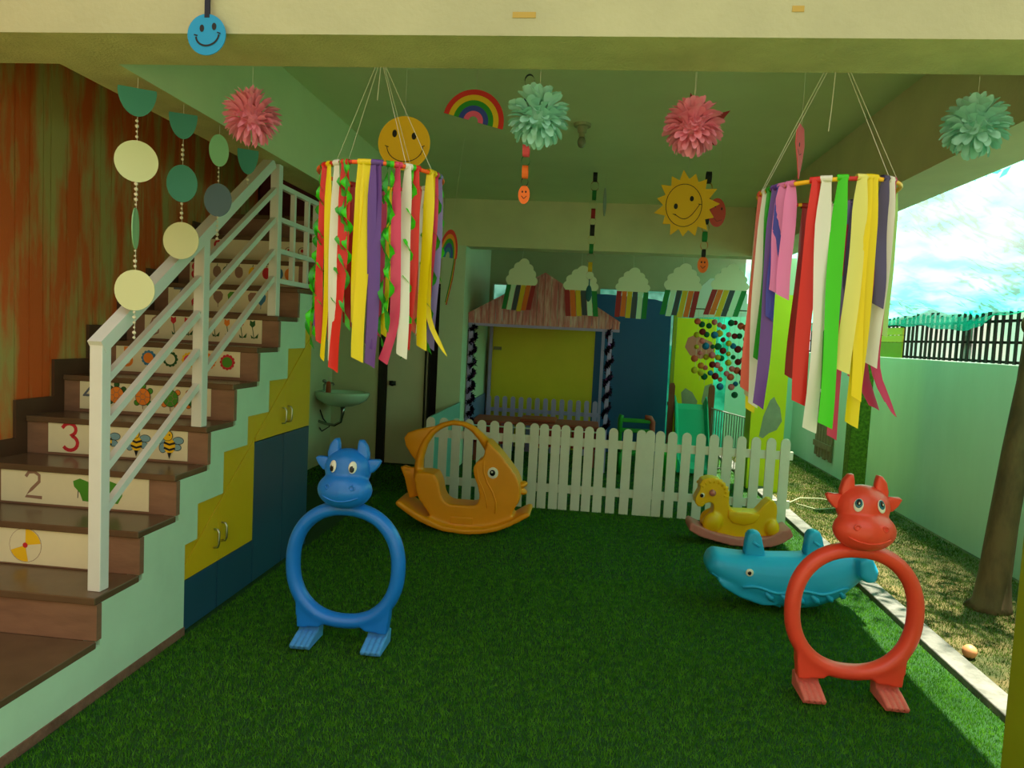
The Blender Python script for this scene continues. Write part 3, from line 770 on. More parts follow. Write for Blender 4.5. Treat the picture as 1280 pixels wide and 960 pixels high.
# 8, 9
t, w, h = poster(9, '8', -2.8, -2.01, 1.80, 1.962, 'cream poster with red number 8 and small fruits, eighth riser')
c = rel(-2.8, -2.01); text_mesh('numeral', '8', .17, D_red, t, (c(-2.75), -.001, 0))
for q, pc in [(-2.60, D_brn), (-2.53, D_dgrn), (-2.34, D_yel), (-2.24, D_red), (-2.15, D_blu), (-2.08, D_or), (-2.44, D_brn)]:
    d = Draw(); x = c(q); d.disc(x, .005, .030, pc, .04); d.disc(x + .012, .025, .014, D_or if pc is D_yel else pc); d.line([(x, .045), (x + .004, .06)], .005, D_dgrn); d.build('fruit_drawing', t)
t, w, h = poster(10, '9', -2.8, -2.02, 1.99, 2.155, 'cream poster with number 9, topmost on the stairs, behind the landing rails')
c = rel(-2.8, -2.02); text_mesh('numeral', '9', .16, D_red, t, (c(-2.74), -.001, 0))
for q in (-2.2, -2.1):
    d = Draw(); d.ring(c(q), 0, .028, .006, D_brn); d.disc(c(q), .005, .012, D_red); d.build('ring_drawing', t)

# ================================================================== SINK AND SOAP
M_cer = mat('pale_green_ceramic', (196, 226, 198), 0.15, spec=0.6)
sk = thing('wash_basin', 'pale green ceramic wash basin hung on the far left wall', 'sink', (-2.925, 7.62, 0.80))
b = bmesh.new(); rings = []
for (z, rr) in [(.035, 1.0), (.03, 1.03), (.0, 1.02), (-.05, .92), (-.09, .7), (-.12, .42), (-.13, .2)]:
    rings.append([b.verts.new((max(0.0, .27 + .30 * rr * math.cos(a)) if True else 0, .24 * rr * math.sin(a), z)) for a in np.linspace(0, 2 * PI, 28, endpoint=False)])
inner = []
for (z, rr) in [(.035, .92), (.0, .82), (-.05, .62), (-.075, .25)]:
    inner.append([b.verts.new((.30 + .25 * rr * math.cos(a), .22 * rr * math.sin(a), z)) for a in np.linspace(0, 2 * PI, 28, endpoint=False)])
for L in (rings, inner):
    for A, B in zip(L[:-1], L[1:]):
        for k in range(28): b.faces.new((A[k], A[(k + 1) % 28], B[(k + 1) % 28], B[k]))
for k in range(28): b.faces.new((rings[0][k], rings[0][(k + 1) % 28], inner[0][(k + 1) % 28], inner[0][k]))
b.faces.new(rings[-1]); b.faces.new(inner[-1])
obj('basin', b, M_cer, sk, smooth=True)
M_chr = mat('dull_chrome', (150, 150, 145), 0.25, metal=1.0)
tb = TB([(.07, 0, .03), (.07, 0, .10), (.10, 0, .125), (.17, 0, .12), (.18, 0, .10)], .012, n=8); ell(tb, (.07, 0, .14), (.022, .022, .02))
obj('tap', tb, M_chr, sk, smooth=True)
obj('waste_pipe', TB([(.29, 0, -.12), (.29, 0, -.2), (.27, 0, -.30), (.20, 0, -.34), (.10, 0, -.33), (.0, 0, -.30)], [.03, .02, .016, .016, .016, .016], n=8), M_chr, sk, smooth=True)
obj('supply_hose', TB([(.02, .03, -.18), (.06, .03, -.28), (.14, .02, -.36), (.05, .03, -.42), (.02, .03, -.38)], .008, n=6), M_black, sk, smooth=True)
sp = thing('soap_bottle', 'small orange soap bottle standing on the wash basin rim', 'bottle', (-2.735, 7.43, 0.835))
b = bmesh.new(); cyl(b, (0, 0, 0), (0, 0, .10), .028, .026); cyl(b, (0, 0, .10), (0, 0, .12), .026, .012)
obj('bottle_body', b, mat('soap_orange', (176, 76, 40), 0.4), sp, smooth=True)
obj('pump', TB([(0, 0, .12), (0, 0, .16), (.03, 0, .165)], .007, n=6), mat('soap_white', (220, 214, 200), 0.4), sp, smooth=True)
# ================================================================== BACK ROOM TOYS
M_lav = mat('lavender_paint', (172, 152, 206), 0.5, var=0.08, vscale=6)
M_roofp = mat('streaked_pink_roof_boards', (190, 92, 92), 0.35, col2=(226, 196, 190), vscale=5.0, stretch=(5, 1, .6), thr=(0.45, 0.72), spec=0.6)  # pink mixed with pale streaks by stretched noise
M_ypan = mat('yellow_wall_board', (228, 200, 40), 0.5, var=0.05, vscale=2)
M_bpan = mat('deep_blue_wall_board', (24, 88, 150), 0.5, var=0.05, vscale=2)
ph = thing('playhouse', 'lavender post playhouse with pink gable roof and yellow back wall in the back room', 'playhouse', (-.55, 8.35, 0))
ox = .55
y0 = 8.35
# gable boards
apex = (-.536, 2.26); lft = (-1.41, 1.76); rgt = (.345, 1.735)
n = 22
for i in range(n):
    xa = lft[0] + (rgt[0] - lft[0]) * i / n; xb = lft[0] + (rgt[0] - lft[0]) * (i + 1) / n - .004
    def zt(x): return float(np.interp(x, [lft[0], apex[0], rgt[0]], [lft[1], apex[1], rgt[1]]))
    pts = [(xa, 1.665), (xb, 1.665), (xb, zt(xb))] + ([apex] if xa < apex[0] < xb else []) + [(xa, zt(xa) + .001)]
    o = obj('gable_board', PR([(p[0] + ox, p[1]) for p in pts], -.012 + rnd.uniform(0, .006), .008), M_roofp, ph)
for (p, q) in [(lft, apex), (apex, rgt)]:
    obj('roof_slope', PR([(p[0] + ox, p[1]), (q[0] + ox, q[1]), (q[0] + ox, q[1] + .018), (p[0] + ox, p[1] + .018)], -.03, 1.55), M_roofp, ph)
obj('eave_beam', BX(-.86, .895, .0, .05, 1.635, 1.668), M_lav, ph)
for x, w in [(-1.375, .05), (.245, .045)]:
    obj('post', BX(x + ox - w / 2, x + ox + w / 2, .0, .05, 0, 1.64), M_lav, ph)
for x in (-1.335, .195):
    obj('post', BX(x + ox - .02, x + ox + .02, 1.48, 1.53, 0, 1.66), M_lav, ph)
obj('back_wall', BX(-1.345 + ox, .085 + ox, 1.55, 1.575, 0.0, 1.72), M_ypan, ph)['label'] = 'yellow back wall board'
obj('switch_plate', BX(-1.30 + ox, -1.19 + ox, 1.535, 1.55, 1.33, 1.375), mat('dull_plate', (136, 122, 80), 0.5), ph)
# blue board wall beside it
bw = tag(obj('blue_partition', PR([(-.06, 0), (1.105, 0), (1.09, 2.02), (.95, 2.10), (.86, 2.12), (0.24, 2.16), (-.06, 2.16)], 9.955, 9.98), M_bpan), 'deep blue partition board beside the pink roofed playhouse', 'partition')
# lavender picket fence
lf = thing('lavender_picket_fence', 'lavender picket fence before the yellow playhouse wall', 'fence', (-.58, 9.5, 0))
lm = picket_mesh(.062, .73, .012)
for i in range(14):
    link_mesh('picket', lm, M_lav, lf, (-.70 + i * .1085, 0, 0))
for z in (.12, .52):
    obj('rail', BX(-.74, .76, .001, .02, z, z + .05), M_lav, lf)
# low side panels: pale teal then lavender blue
M_tealp = mat('pale_teal_panel', (124, 176, 168), 0.5, var=0.06, vscale=4, stretch=(1, 8, 1))
M_bluep = mat('grey_blue_panel', (96, 112, 156), 0.5, var=0.06, vscale=4)
tag(obj('side_panel', BX(-1.408, -1.392, 6.45, 7.95, 0.0, .765), M_tealp), 'pale teal low side panel between white fence and pale pier', 'panel')
tag(obj('side_panel', BX(-1.400, -1.384, 8.45, 9.9, 0.0, .72), M_bluep), 'grey blue low side panel behind the left tinsel post', 'panel')
# tinsel garlands on the two front posts
M_tin = mat('dark_purple_tinsel', (44, 24, 62), 0.25, metal=0.6)
M_tin2 = mat('pink_foil_tinsel', (190, 90, 190), 0.2, metal=0.7)
for (x, z0, z1, lb, sd) in [(-1.350, .35, 1.64, 'dark purple tinsel wound around the left playhouse post', 1), (.245, .40, 1.64, 'dark purple tinsel wound around the right playhouse post', 2)]:
    rg = np.random.default_rng(sd); V = []; F = []; mi = []
    N = 4200
    for i in range(N):
        u = rg.random(); a = u * 2 * PI * 9 * (1 if sd == 1 else .75); z = z0 + (z1 - z0) * u
        c = np.array([.036 * math.cos(a), .040 * math.sin(a), z + rg.normal() * .014])
        d = rg.normal(size=3); d /= np.linalg.norm(d); e = rg.normal(size=3) * .006
        p = c + d * rg.uniform(.015, .046); b0 = len(V)
        V += [tuple(c - e), tuple(c + e), tuple(p)]; F.append((b0, b0 + 1, b0 + 2)); mi.append(1 if rg.random() < .06 else 0)
    o = pobj('tinsel_garland', V, F, [M_tin, M_tin2], None, (x, 8.375, 0))
    for p, k in zip(o.data.polygons, mi): p.material_index = k
    tag(o, lb, 'garland', 'tinsel on the playhouse posts'); stuff(o)
# red toy bench / low table
M_red = mat('brown_red_board', (164, 70, 52), 0.5, var=0.1, vscale=5)
M_dred = mat('red_cloth_panel', (160, 26, 26), 0.7)
rt_ = thing('red_table', 'low red brown play table with red front panels behind the white fence', 'table', (-.56, 8.9, 0))
obj('table_top', BX(-.80, .74, -.3, .3, .465, .50, bev=.012), M_red, rt_)
obj('raised_lid', BX(-.22, .22, -.22, .22, .50, .535, bev=.015), M_red, rt_)
obj('trim_strip', BX(-.79, .73, -.305, -.30, .425, .443), M_picket, rt_)
for x0, x1 in [(-.76, -.30), (.03, .30), (.42, .72)]:
    obj('front_panel', BX(x0, x1, -.285, -.275, .22, .46), M_dred, rt_)
for x in (-.74, .68):
    for y in (-.26, .24): obj('leg', BX(x - .025, x + .025, y - .025, y + .025, 0, .465), M_red, rt_)
# green climbing ladder seat
M_grn = mat('green_plastic', (40, 140, 44), 0.4)
gt = thing('green_play_chair', 'green plastic play chair with brown arm behind the white fence', 'chair', (.62, 8.65, 0))
obj('side_frame', TB([(-.19, 0, 0), (-.19, 0, .62), (-.175, 0, .66)], .030, n=8, squash=1.5), M_grn, gt, smooth=True)
for z in (.30, .48, .60):
    obj('slat', BX(-.18, .17, -.02, .02, z - .025, z + .025, bev=.01), M_grn, gt)
obj('seat', BX(-.18, .17, -.28, .0, .22, .26, bev=.01), M_grn, gt)
obj('arm', TB([(.10, .0, .645), (.165, .0, .64), (.19, .0, .60), (.20, .0, 0.0)], .032, n=8, squash=1.4), M_red, gt, smooth=True)
obj('side_frame', TB([(-.18, -.26, 0), (-.18, -.26, .25)], .028, n=8), M_grn, gt, smooth=True)
# slide with brown side boards
M_teal = mat('teal_plastic', (24, 176, 140), 0.35)
M_wood = mat('red_brown_post', (128, 72, 54), 0.6, var=0.1, vscale=8)
sl = thing('play_slide', 'teal plastic slide between two red brown posts behind the fence', 'slide', (1.30, 8.9, 0))
prof = [(-.45, .10), (-.30, .16), (-.15, .34), (0, .56), (.12, .74), (.22, .80)]
V = []; F = []
for (yy, zz) in prof:
    for (xx, dz_) in [(-.20, .10), (-.185, .10), (-.155, 0), (.155, 0), (.185, .10), (.20, .10), (.20, -.05), (-.20, -.05)]:
        V.append((xx, yy, zz + dz_))
for i in range(len(prof) - 1):
    for k in range(8): F.append((8 * i + k, 8 * i + (k + 1) % 8, 8 * i + 8 + (k + 1) % 8, 8 * i + 8 + k))
F += [tuple(range(8)), tuple(reversed(range(8 * len(prof) - 8, 8 * len(prof))))]
o = pobj('chute', V, F, M_teal, sl)
for x in (-.245, .235):
    obj('post', PR([(x - .035, 0), (x + .035, 0), (x + .035, 1.02), (x + .02, 1.055), (x - .02, 1.055), (x - .035, 1.02)], .10, .14), M_wood, sl)
obj('platform', BX(-.24, .24, .2, .6, .74, .78), M_wood, sl)
gb = thing('green_toy', 'bright green toy seen through the right white fence gaps', 'toy', (.98, 8.2, 0))
b = bmesh.new(); ell(b, (0, 0, .18), (.09, .09, .18)); ell(b, (.02, 0, .38), (.07, .07, .07)); ell(b, (-.08, 0, .30), (.06, .05, .05))
blob('toy_body', b, mat('bright_green_plastic', (40, 190, 50), 0.4), gb, voxel=.012, smooth=4)
# barred metal gate
M_gate = mat('grey_metal_bar', (120, 126, 122), 0.4, metal=0.6)
gg = thing('barred_gate', 'grey metal gate of thin upright bars beside the teal slide', 'gate', (1.54, 8.95, 0), -.12)
for i in range(14):
    x = .0 + i * .030; obj('bar', TB([(x, 0, 0.02), (x, 0, .775 - .006 * i)], .006, n=6), M_gate, gg)
obj('top_rail', TB([(-.01, 0, .775), (.40, 0, .69)], .010, n=6), M_gate, gg)
obj('bottom_rail', TB([(-.01, 0, .05), (.40, 0, .05)], .010, n=6), M_gate, gg)
# lime board with pink and grey blobs, pale gable above it
lb_ = thing('lime_board', 'lime green board painted with pink and grey blobs, next to the slide', 'board', (1.35, 9.35, 0))
obj('panel', BX(-.245, .25, 0, .03, 0, 1.87, bev=.004), M_lime, lb_)
M_pblob = mat('pink_paint_blob', (206, 120, 110), 0.6)
d = Draw()
d.poly([(-.13, 1.50), (-.10, 1.62), (-.02, 1.66), (.10, 1.62), (.2, 1.58), (.24, 1.48), (.18, 1.40), (.08, 1.36), (-.06, 1.40)], M_pblob)
d.build('painted_blob', lb_, (0, -.0005, 0)); d = Draw()
d.poly([(-.14, .92), (-.09, .98), (.0, .93), (.07, .82), (.05, .70), (-.04, .68), (-.12, .78)], M_bare)
d.build('painted_blob', lb_, (0, -.0005, 0)); d = Draw()
d.poly([(.15, 1.02), (.24, 1.06), (.245, .74), (.18, .70), (.12, .82)], M_bare)
d.build('painted_blob', lb_, (0, -.0005, 0))
obj('edge_strip', BX(-.29, -.25, -.01, .05, 0, 2.0), M_olive, lb_)
M_whb = mat('pale_grey_board', (198, 206, 200), 0.6)
tag(obj('pale_gable', PR([(1.30, 1.875), (1.62, 1.90), (1.95, 1.92), (1.95, 2.2), (1.72, 2.40), (1.48, 2.38), (1.30, 2.20)], 9.36, 9.39), M_whb), 'pale grey gable board above the lime board', 'board')

# ================================================================== POM-POM CURTAIN
PC = [mat('felt_' + nme, c, 0.9) for nme, c in [('maroon', (120, 22, 30)), ('pink', (222, 112, 120)), ('green', (18, 96, 60)), ('blue', (30, 112, 160)), ('yellow', (196, 176, 40)), ('coral', (214, 96, 70)), ('orange', (214, 120, 50))]]
bs = bmesh.new(); bmesh.ops.create_icosphere(bs, subdivisions=2, radius=.036)
ball_me = bpy.data.meshes.new('ball'); bs.to_mesh(ball_me); bs.free()
for p in ball_me.polygons: p.use_smooth = True
M_thr = mat('white_thread', (206, 206, 180), 0.8)
balls = []
for m_ in PC:
    q = ball_me.copy(); q.materials.append(m_); balls.append(q)
r2 = random.Random(21)
ords = ['first', 'second', 'third', 'fourth', 'fifth', 'sixth', 'seventh', 'eighth', 'ninth', 'tenth']
for i in range(10):
    x = 1.20 + i * .058; yy = 8.22 + .02 * (i % 3)
    t = thing('ball_garland', 'hanging string of coloured felt balls, %s string counted from the left of the ball curtain' % ords[i], 'garland', (x, yy, 1.84), 0, 'felt ball strings beside the lime board')
    z = -.03 - r2.uniform(0, .06); zend = -[.62, .70, .74, .62, .66, .80, .74, .86, .86, .70][i]
    obj('thread', TB([(0, 0, .10), (0, 0, zend)], .0018, n=4), M_thr, t)
    while z > zend:
        s = r2.uniform(.75, 1.15)
        o = link_mesh('ball', r2.choice(balls), None, t, (r2.uniform(-.012, .012), r2.uniform(-.02, .02), z)); o.scale = (s, s, s)
        z -= r2.uniform(.075, .15)
tag(obj('curtain_rod', TB([(1.1, 8.24, 1.94), (1.82, 8.24, 1.94)], .008, n=6), M_gate), 'thin rod carrying the felt ball strings', 'rod')

# ================================================================== CLOUD MOBILES
M_cloud = mat('white_foam_sheet', (222, 220, 186), 0.8)
strip_cols = {'g': mat('paper_green', (24, 120, 50), 0.7), 'w': mat('paper_mint', (196, 220, 188), 0.7), 'k': mat('paper_charcoal', (64, 66, 72), 0.7), 'y': mat('paper_yellow', (214, 172, 24), 0.7), 'o': mat('paper_orange', (226, 104, 30), 0.7), 'r': mat('paper_crimson', (160, 30, 34), 0.7)}
def cloud_outline(w, h):
    cs = [(-.35, .20, .155), (-.28, .42, .15), (-.13, .63, .15), (.04, .76, .155), (.20, .60, .14), (.30, .42, .14), (.36, .20, .145)]
    pts = []; c0 = (0.0, .12)
    for a in np.linspace(PI * 1.03, -.03 * PI, 60):                  # outer edge of the overlapping puffs
        dx, dz_ = math.cos(a), math.sin(a); best = .1
        for (cx, cz, r) in cs:
            ex, ez = c0[0] - cx, c0[1] - cz; bq = ex * dx + ez * dz_; disc_ = bq * bq - (ex * ex + ez * ez - r * r * 1.08)
            if disc_ > 0: best = max(best, -bq + math.sqrt(disc_))
        pts.append(((c0[0] + best * dx) * w, max(.02, c0[1] + best * dz_) * h))
    return pts + [(.42 * w, 0), (-.42 * w, 0)]
for (x, zb, w, h, order, tilt, slant, yaw, pos) in [(-.775, 2.085, .345, .335, 'gwkyor', .04, -.045, .0, 'leftmost of the five'), (-.12, 2.055, .38, .31, 'roykwg', .02, .03, .05, 'second from the left'),
                                            (.445, 2.065, .37, .30, 'roykwg', -.01, -.01, .1, 'middle one of the five'), (.975, 2.10, .40, .335, 'gwkyor', .03, -.045, .1, 'fourth from the left'), (1.47, 2.125, .40, .325, 'roykwg', .04, -.08, .1, 'rightmost of the five')]:
    t = thing('cloud_mobile', 'white paper cloud with six coloured paper strips, ' + pos, 'mobile', (x, 7.98, zb), yaw, 'cloud mobiles hung along the back beam')
    obj('cloud', PR(cloud_outline(w, h), -.004, .004), M_cloud, t, rot=(0, tilt, 0))
    for k, ch in enumerate(order):
        xx = (k - 2.5) * w * .158; sw = w * .146
        L = .265 + r2.uniform(-.012, .012)
        o = obj('strip', PR([(xx - sw / 2, .015), (xx + sw / 2, .015), (xx + sw / 2 + slant, -L), (xx - sw / 2 + slant, -L)], -.0075 + .0015 * (k % 2), -.0065 + .0015 * (k % 2)), strip_cols[ch], t)
    obj('thread', TB([(0, 0, h * .85), (0, .06, 2.515 - zb)], .0015, n=4), M_thr, t)

# ================================================================== RIBBON HOOPS
RC = {'y': ('yellow', (238, 214, 10)), 'w': ('white', (232, 232, 216)), 'r': ('red', (220, 40, 34)), 'd': ('dark_red', (160, 22, 26)), 'p': ('purple', (104, 66, 150)), 'v': ('lavender', (134, 122, 184)),
      'k': ('pink', (218, 66, 104)), 'h': ('light_pink', (232, 130, 186)), 'g': ('green', (44, 150, 30)), 'G': ('bright_green', (66, 206, 20)), 'l': ('pale_yellow', (230, 226, 120)), 'b': ('blue', (60, 66, 170)),
      's': ('salmon', (236, 108, 90)), 'm': ('magenta', (196, 52, 96)), 'e': ('pale_green', (176, 226, 130)), 'n': ('grey_beige', (176, 166, 132)), 'u': ('slate_purple', (78, 72, 110)), 'L': ('leaf_green', (70, 176, 60))}
RM = {k: mat('satin_' + n_, c, 0.38, spec=0.5, transl=0.25) for k, (n_, c) in RC.items()}
def ribbon(t, key, ux, front, L, w=.032, twist=0.0, sway=0.0, R=.23, ztop=0.0, flare=0.0, curl=0.0, tie=True):
    """flat satin ribbon hanging from the hoop; ux = -1..1 across the hoop, front = near half"""
    cx0 = t.location.x; y0_ = t.location.y; best = None      # ring angle whose bearing from the porch front gives that spread
    for q_ in range(-88, 89):
        sn, cs_ = math.sin(math.radians(q_)), math.cos(math.radians(q_)); yy_ = y0_ - R * cs_ * (1 if front else -1)
        e_ = abs((cx0 + R * sn) / yy_ - (cx0 / y0_ + ux * R / y0_ * 1.0))
        if best is None or e_ < best[0]: best = (e_, R * sn, -R * cs_ * (1 if front else -1))
    x, y = best[1], best[2]
    ph_ = r2.uniform(0, 6.28); th0 = r2.uniform(-.28, .28)
    n_ = 16 if not curl else 34
    fold = .16 if not curl else .02
    w = w * (1.0 if not curl else 1.2)
    V = []; F = []
    for i in range(n_ + 1):
        u = i / n_
        wd = w * (0.55 + .45 * min(1, u * 6)) if tie else w
        cx = x + sway * u * u + .008 * math.sin(ph_ + u * 5) * u + flare * max(0, u - .75) ** 2 * 9
        cy = y + .010 * math.sin(ph_ * 2 + u * 4) * u - (.006 if tie else .0045)
        a = th0 + twist * u + .25 * math.sin(ph_ + u * 6)
        if curl:
            a = curl * u * 2 * PI + ph_; cx += .011 * math.cos(a) * min(1, u * 5); cy += .011 * math.sin(a) * min(1, u * 5)
        dx, dy = math.cos(a) * wd / 2, math.sin(a) * wd / 2
        tip = 0.02 * (1 if i == n_ else 0)
        cz_ = ztop + .006 - L * u; cw = fold * math.sin(ph_ * 3 + u * 7) * wd
        V += [(cx - dx, cy - dy, cz_), (cx - dy / max(wd, 1e-4) * 2 * cw, cy + dx / max(wd, 1e-4) * 2 * cw, cz_ - tip * .5), (cx + dx, cy + dy, cz_ - tip)]
    for i in range(n_):
        for e in (0, 1): F.append((3 * i + e, 3 * i + e + 1, 3 * i + e + 4, 3 * i + e + 3))
    b0 = len(V)                                   # the knot around the hoop
    ang = math.atan2(y, x)
    for k in range(6):
        for e in (-1, 1):
            q = 2 * PI * k / 6; rr = .0115
            tx, ty = -math.sin(ang) * e * w * .36, math.cos(ang) * e * w * .36
            V.append((x + math.cos(ang) * rr * math.cos(q) + tx, y + math.sin(ang) * rr * math.cos(q) + ty, ztop + rr * math.sin(q)))
    for k in range(6):
        a0, a1 = b0 + 2 * k, b0 + 2 * ((k + 1) % 6); F.append((a0, a1, a1 + 1, a0 + 1))
    o = pobj('ribbon', V, F, RM[key], t, smooth=True)
    return o
def hoop(lab, loc, tilt, cols, strings, dangling):
    t = thing('ribbon_hoop', lab, 'mobile', loc, 0, 'ribbon hoops hung from the front beam')
    N = 40
    b = tube(bmesh.new(), [(.23 * math.cos(2 * PI * k / N), .23 * math.sin(2 * PI * k / N), tilt * .23 * math.cos(2 * PI * k / N)) for k in range(N)], .0075, n=8, closed=True)
    o = obj('hoop', b, cols, t, smooth=True)
    for p in o.data.polygons:
        p.material_index = int((math.atan2(p.center.y, p.center.x) + PI) / (2 * PI) * 14) % len(cols)
    top_ = 2.51 - loc[2]
    for (a, tx) in strings:
        p = (.23 * math.cos(a), .23 * math.sin(a), tilt * .23 * math.cos(a))
        obj('string', TB([p, (tx, -.03, top_)], .0010, n=4), M_thr, t)
    pts = [(dangling[0], -.03, top_), (dangling[0] - .004, -.032, top_ - dangling[1] * .6), (dangling[0] - .008, -.03, top_ - dangling[1])]
    obj('loose_string', TB(pts, .0014, n=4), M_thr, t)
    return t
M_hor = mat('orange_tape', (240, 96, 30), 0.45); M_hred = mat('red_tape', (190, 34, 30), 0.45); M_hyel = mat('yellow_tape', (238, 180, 20), 0.45)
hl = hoop('ribbon hoop with an orange taped ring and many green curls, left one near the stairs', (-.81, 2.69, 2.118), -.01, [M_hor, M_hor, M_hred, M_hor], [(2.6, -.02), (2.9, -.03), (-.35, .01), (1.2, .005), (-.9, .0)], (-.01, .12))
def uL(px): return (px - 477.5) / 75.0
FL = [('r', 405, 1, .70, .030), ('y', 411, 1, .76, .028), ('w', 421, 1, .775, .040), ('r', 431, 1, .80, .040), ('d', 441, 0, .62, .036), ('n', 449, 0, .60, .034), ('y', 458, 1, .755, .042), ('y', 452, 1, .62, .032),
      ('p', 473, 1, .775, .040), ('p', 467, 1, .70, .030), ('m', 482, 0, .66, .030), ('y', 489, 0, .66, .030), ('k', 498, 1, .76, .036), ('w', 511, 1, .735, .040), ('r', 522, 1, .70, .030), ('d', 517, 0, .70, .034), ('s', 527, 0, .64, .026),
      ('y', 538, 1, .70, .040), ('k', 546, 1, .66, .022), ('v', 550, 1, .70, .034), ('p', 396, 0, .66, .022), ('r', 425, 0, .70, .04), ('w', 532, 0, .66, .03), ('y', 543, 1, .72, .02)]
for (kx, px, fr, L, w) in FL:
    ribbon(hl, kx, max(-.99, min(.99, uL(px))), fr, L * .90, w, twist=r2.uniform(-.4, .4), sway=r2.uniform(-.010, .008), flare=(.12 if (kx, px) in (('y', 543),) else (-.06 if kx == 'k' else 0)))
for (px, fr, L) in [(395, 1, .66), (401, 1, .60), (391, 0, .50), (428, 1, .56), (434, 1, .40), (485, 1, .62), (490, 1, .55), (517, 1, .60), (536, 0, .66), (548, 1, .70), (553, 0, .40), (512, 0, .74), (388, 1, .62), (393, 1, .70), (480, 0, .70), (432, 1, .62)]:
    ribbon(hl, r2.choice(['g', 'G', 'L']), max(-.995, min(.995, uL(px))), fr, L * .92, .016, curl=r2.uniform(3.0, 5.5), sway=(-.035 if px < 394 else r2.uniform(-.02, .02)))
hr_ = hoop('ribbon hoop with a yellow ring and plain satin ribbons, right one near the open side', (.808, 2.69, 2.105), .055, [M_hyel, M_hyel, M_hyel, M_hred], [(2.9, -.05), (2.75, -.04), (-.9, .03), (-.3, .04)], (-.012, .20))
def uR(px): return (px - 1034.0) / 86.0
FR = [('s', 947, 1, .78, .030), ('n', 950, 0, .82, .028), ('w', 955, 1, .84, .030), ('g', 961, 1, .66, .028), ('y', 952, 0, .88, .034), ('p', 968, 1, .84, .034), ('b', 973, 1, .50, .026), ('h', 977, 1, .40, .036), ('h', 988, 1, .42, .036),
      ('d', 1008, 0, .74, .034), ('r', 1018, 1, .82, .040), ('w', 1032, 1, .92, .042), ('w', 1044, 0, .80, .038), ('G', 1053, 1, .90, .040), ('g', 1048, 0, .80, .034), ('v', 1064, 0, .50, .036), ('u', 1070, 0, .46, .03), ('l', 1076, 1, .70, .040), ('k', 1081, 0, .74, .028),
      ('g', 1087, 0, .66, .026), ('y', 1091, 1, .90, .036), ('y', 1086, 1, .80, .028), ('m', 1098, 0, .86, .040), ('u', 1106, 1, .46, .030), ('m', 1110, 0, .84, .028), ('w', 1113, 1, .68, .034), ('e', 1118, 0, .56, .030), ('k', 1063, 0, 1.0, .034), ('m', 1116, 1, .86, .022)]
for (kx, px, fr, L, w) in FR:
    u_ = max(-.985, min(.985, uR(px)))
    o = ribbon(hr_, kx, u_, fr, L * .89, w * 1.2, twist=r2.uniform(-.4, .4), sway=r2.uniform(-.012, .008), ztop=.055 * .23 * u_, flare=(.12 if kx == 'm' else 0))
# ================================================================== HANGING SHAPES
thr = lambda t, p, q, r=.0009: obj('thread', TB([p, q], r, n=4), M_thr, t)
M_smy = mat('yellow_card', (226, 184, 16), 0.6); M_sblue = mat('blue_card', (20, 140, 190), 0.6); M_ink = mat('black_ink', (18, 16, 14), 0.6)
def disc_obj(name, r, m, parent, rz=None, th=.004, n=32):
    return obj(name, PR(disc_pts(0, 0, r, rz, n), -th / 2, th / 2), m, parent)
# blue smiley on a dark strap
t = thing('smiley_disc', 'blue smiley face disc on a dark strap before the front beam', 'decoration', (-1.325, 2.352, 2.497), .0)
disc_obj('disc', .067, M_sblue, t)
d = Draw(); d.disc(-.016, .020, .008, M_ink, .012); d.disc(.027, .026, .008, M_ink, .012); d.line([(.004 - .040 * math.cos(a) , -.002 - .034 * math.sin(a) + .004 * -math.cos(a)) for a in np.linspace(0.05, PI - .05, 16)], .006, M_ink)
d.line([(-.043, -.001), (-.030, -.004)], .004, M_ink); d.line([(.038, .007), (.050, .003)], .004, M_ink)
d.build('face', t, (0, -.0022, 0))
obj('strap', BX(-.008, .010, -.003, .003, .055, .25), mat('dark_strap', (24, 26, 44), 0.7), t)
# yellow smiley
t = thing('smiley_disc', 'large yellow smiley face disc above the left ribbon hoop', 'decoration', (-.88, 3.25, 2.388), .0)
disc_obj('disc', .120, M_smy, t, n=40)
d = Draw(); d.disc(-.045, .032, .011, M_ink, .017); d.disc(.045, .022, .011, M_ink, .016)
d.line([(.005 - .083 * math.cos(PI * k / 20), -.026 - .066 * math.sin(PI * k / 20)) for k in range(21)], .0035, M_ink); d.line([(-.088, -.022), (-.070, -.028)], .0035, M_ink); d.line([(.080, -.026), (.096, -.020)], .0035, M_ink)
d.build('face', t, (0, -.0022, .010)); thr(t, (0, 0, .115), (0, .01, .64))
# rainbow
RB = [mat('rainbow_' + n_, c, 0.65) for n_, c in [('red', (206, 44, 36)), ('yellow', (222, 186, 26)), ('green', (40, 140, 36)), ('blue', (50, 70, 160)), ('pink', (226, 92, 130))]]
def rainbow(lab, loc, rot, R, cols, wd, sx=1.0, ty=0):
    t = thing('rainbow_card', lab, 'decoration', loc, 0, None); t.rotation_euler = rot
    for k, m_ in enumerate(cols):
        ro = R - k * wd; ri = ro - wd
        pts = [(ro * sx * math.cos(a), ro * math.sin(a)) for a in np.linspace(0, PI, 24)] + [(ri * sx * math.cos(a), ri * math.sin(a)) for a in np.linspace(PI, 0, 24)]
        vs = [(p[0], -.002, p[1]) for p in pts] + [(p[0], .002, p[1]) for p in pts]
        n_ = 24; F = []
        for i in range(n_ - 1):
            F += [(i, i + 1, 46 - i, 47 - i), (48 + i, 48 + 47 - i, 48 + 46 - i, 48 + i + 1), (i, 48 + i, 49 + i, i + 1), (47 - i, 46 - i, 94 - i, 95 - i)]
        F += [(0, 47, 95, 48), (23, 71, 72, 24)]
        pobj('band', vs, F, m_, t)
    return t
t = rainbow('large rainbow card hung between the yellow smiley and mint paper pompom', (-.595, 3.4, 2.535), (0, .25, 0), .145, RB, .0245)
thr(t, (-.03, 0, .14), (-.094, 0, .489))
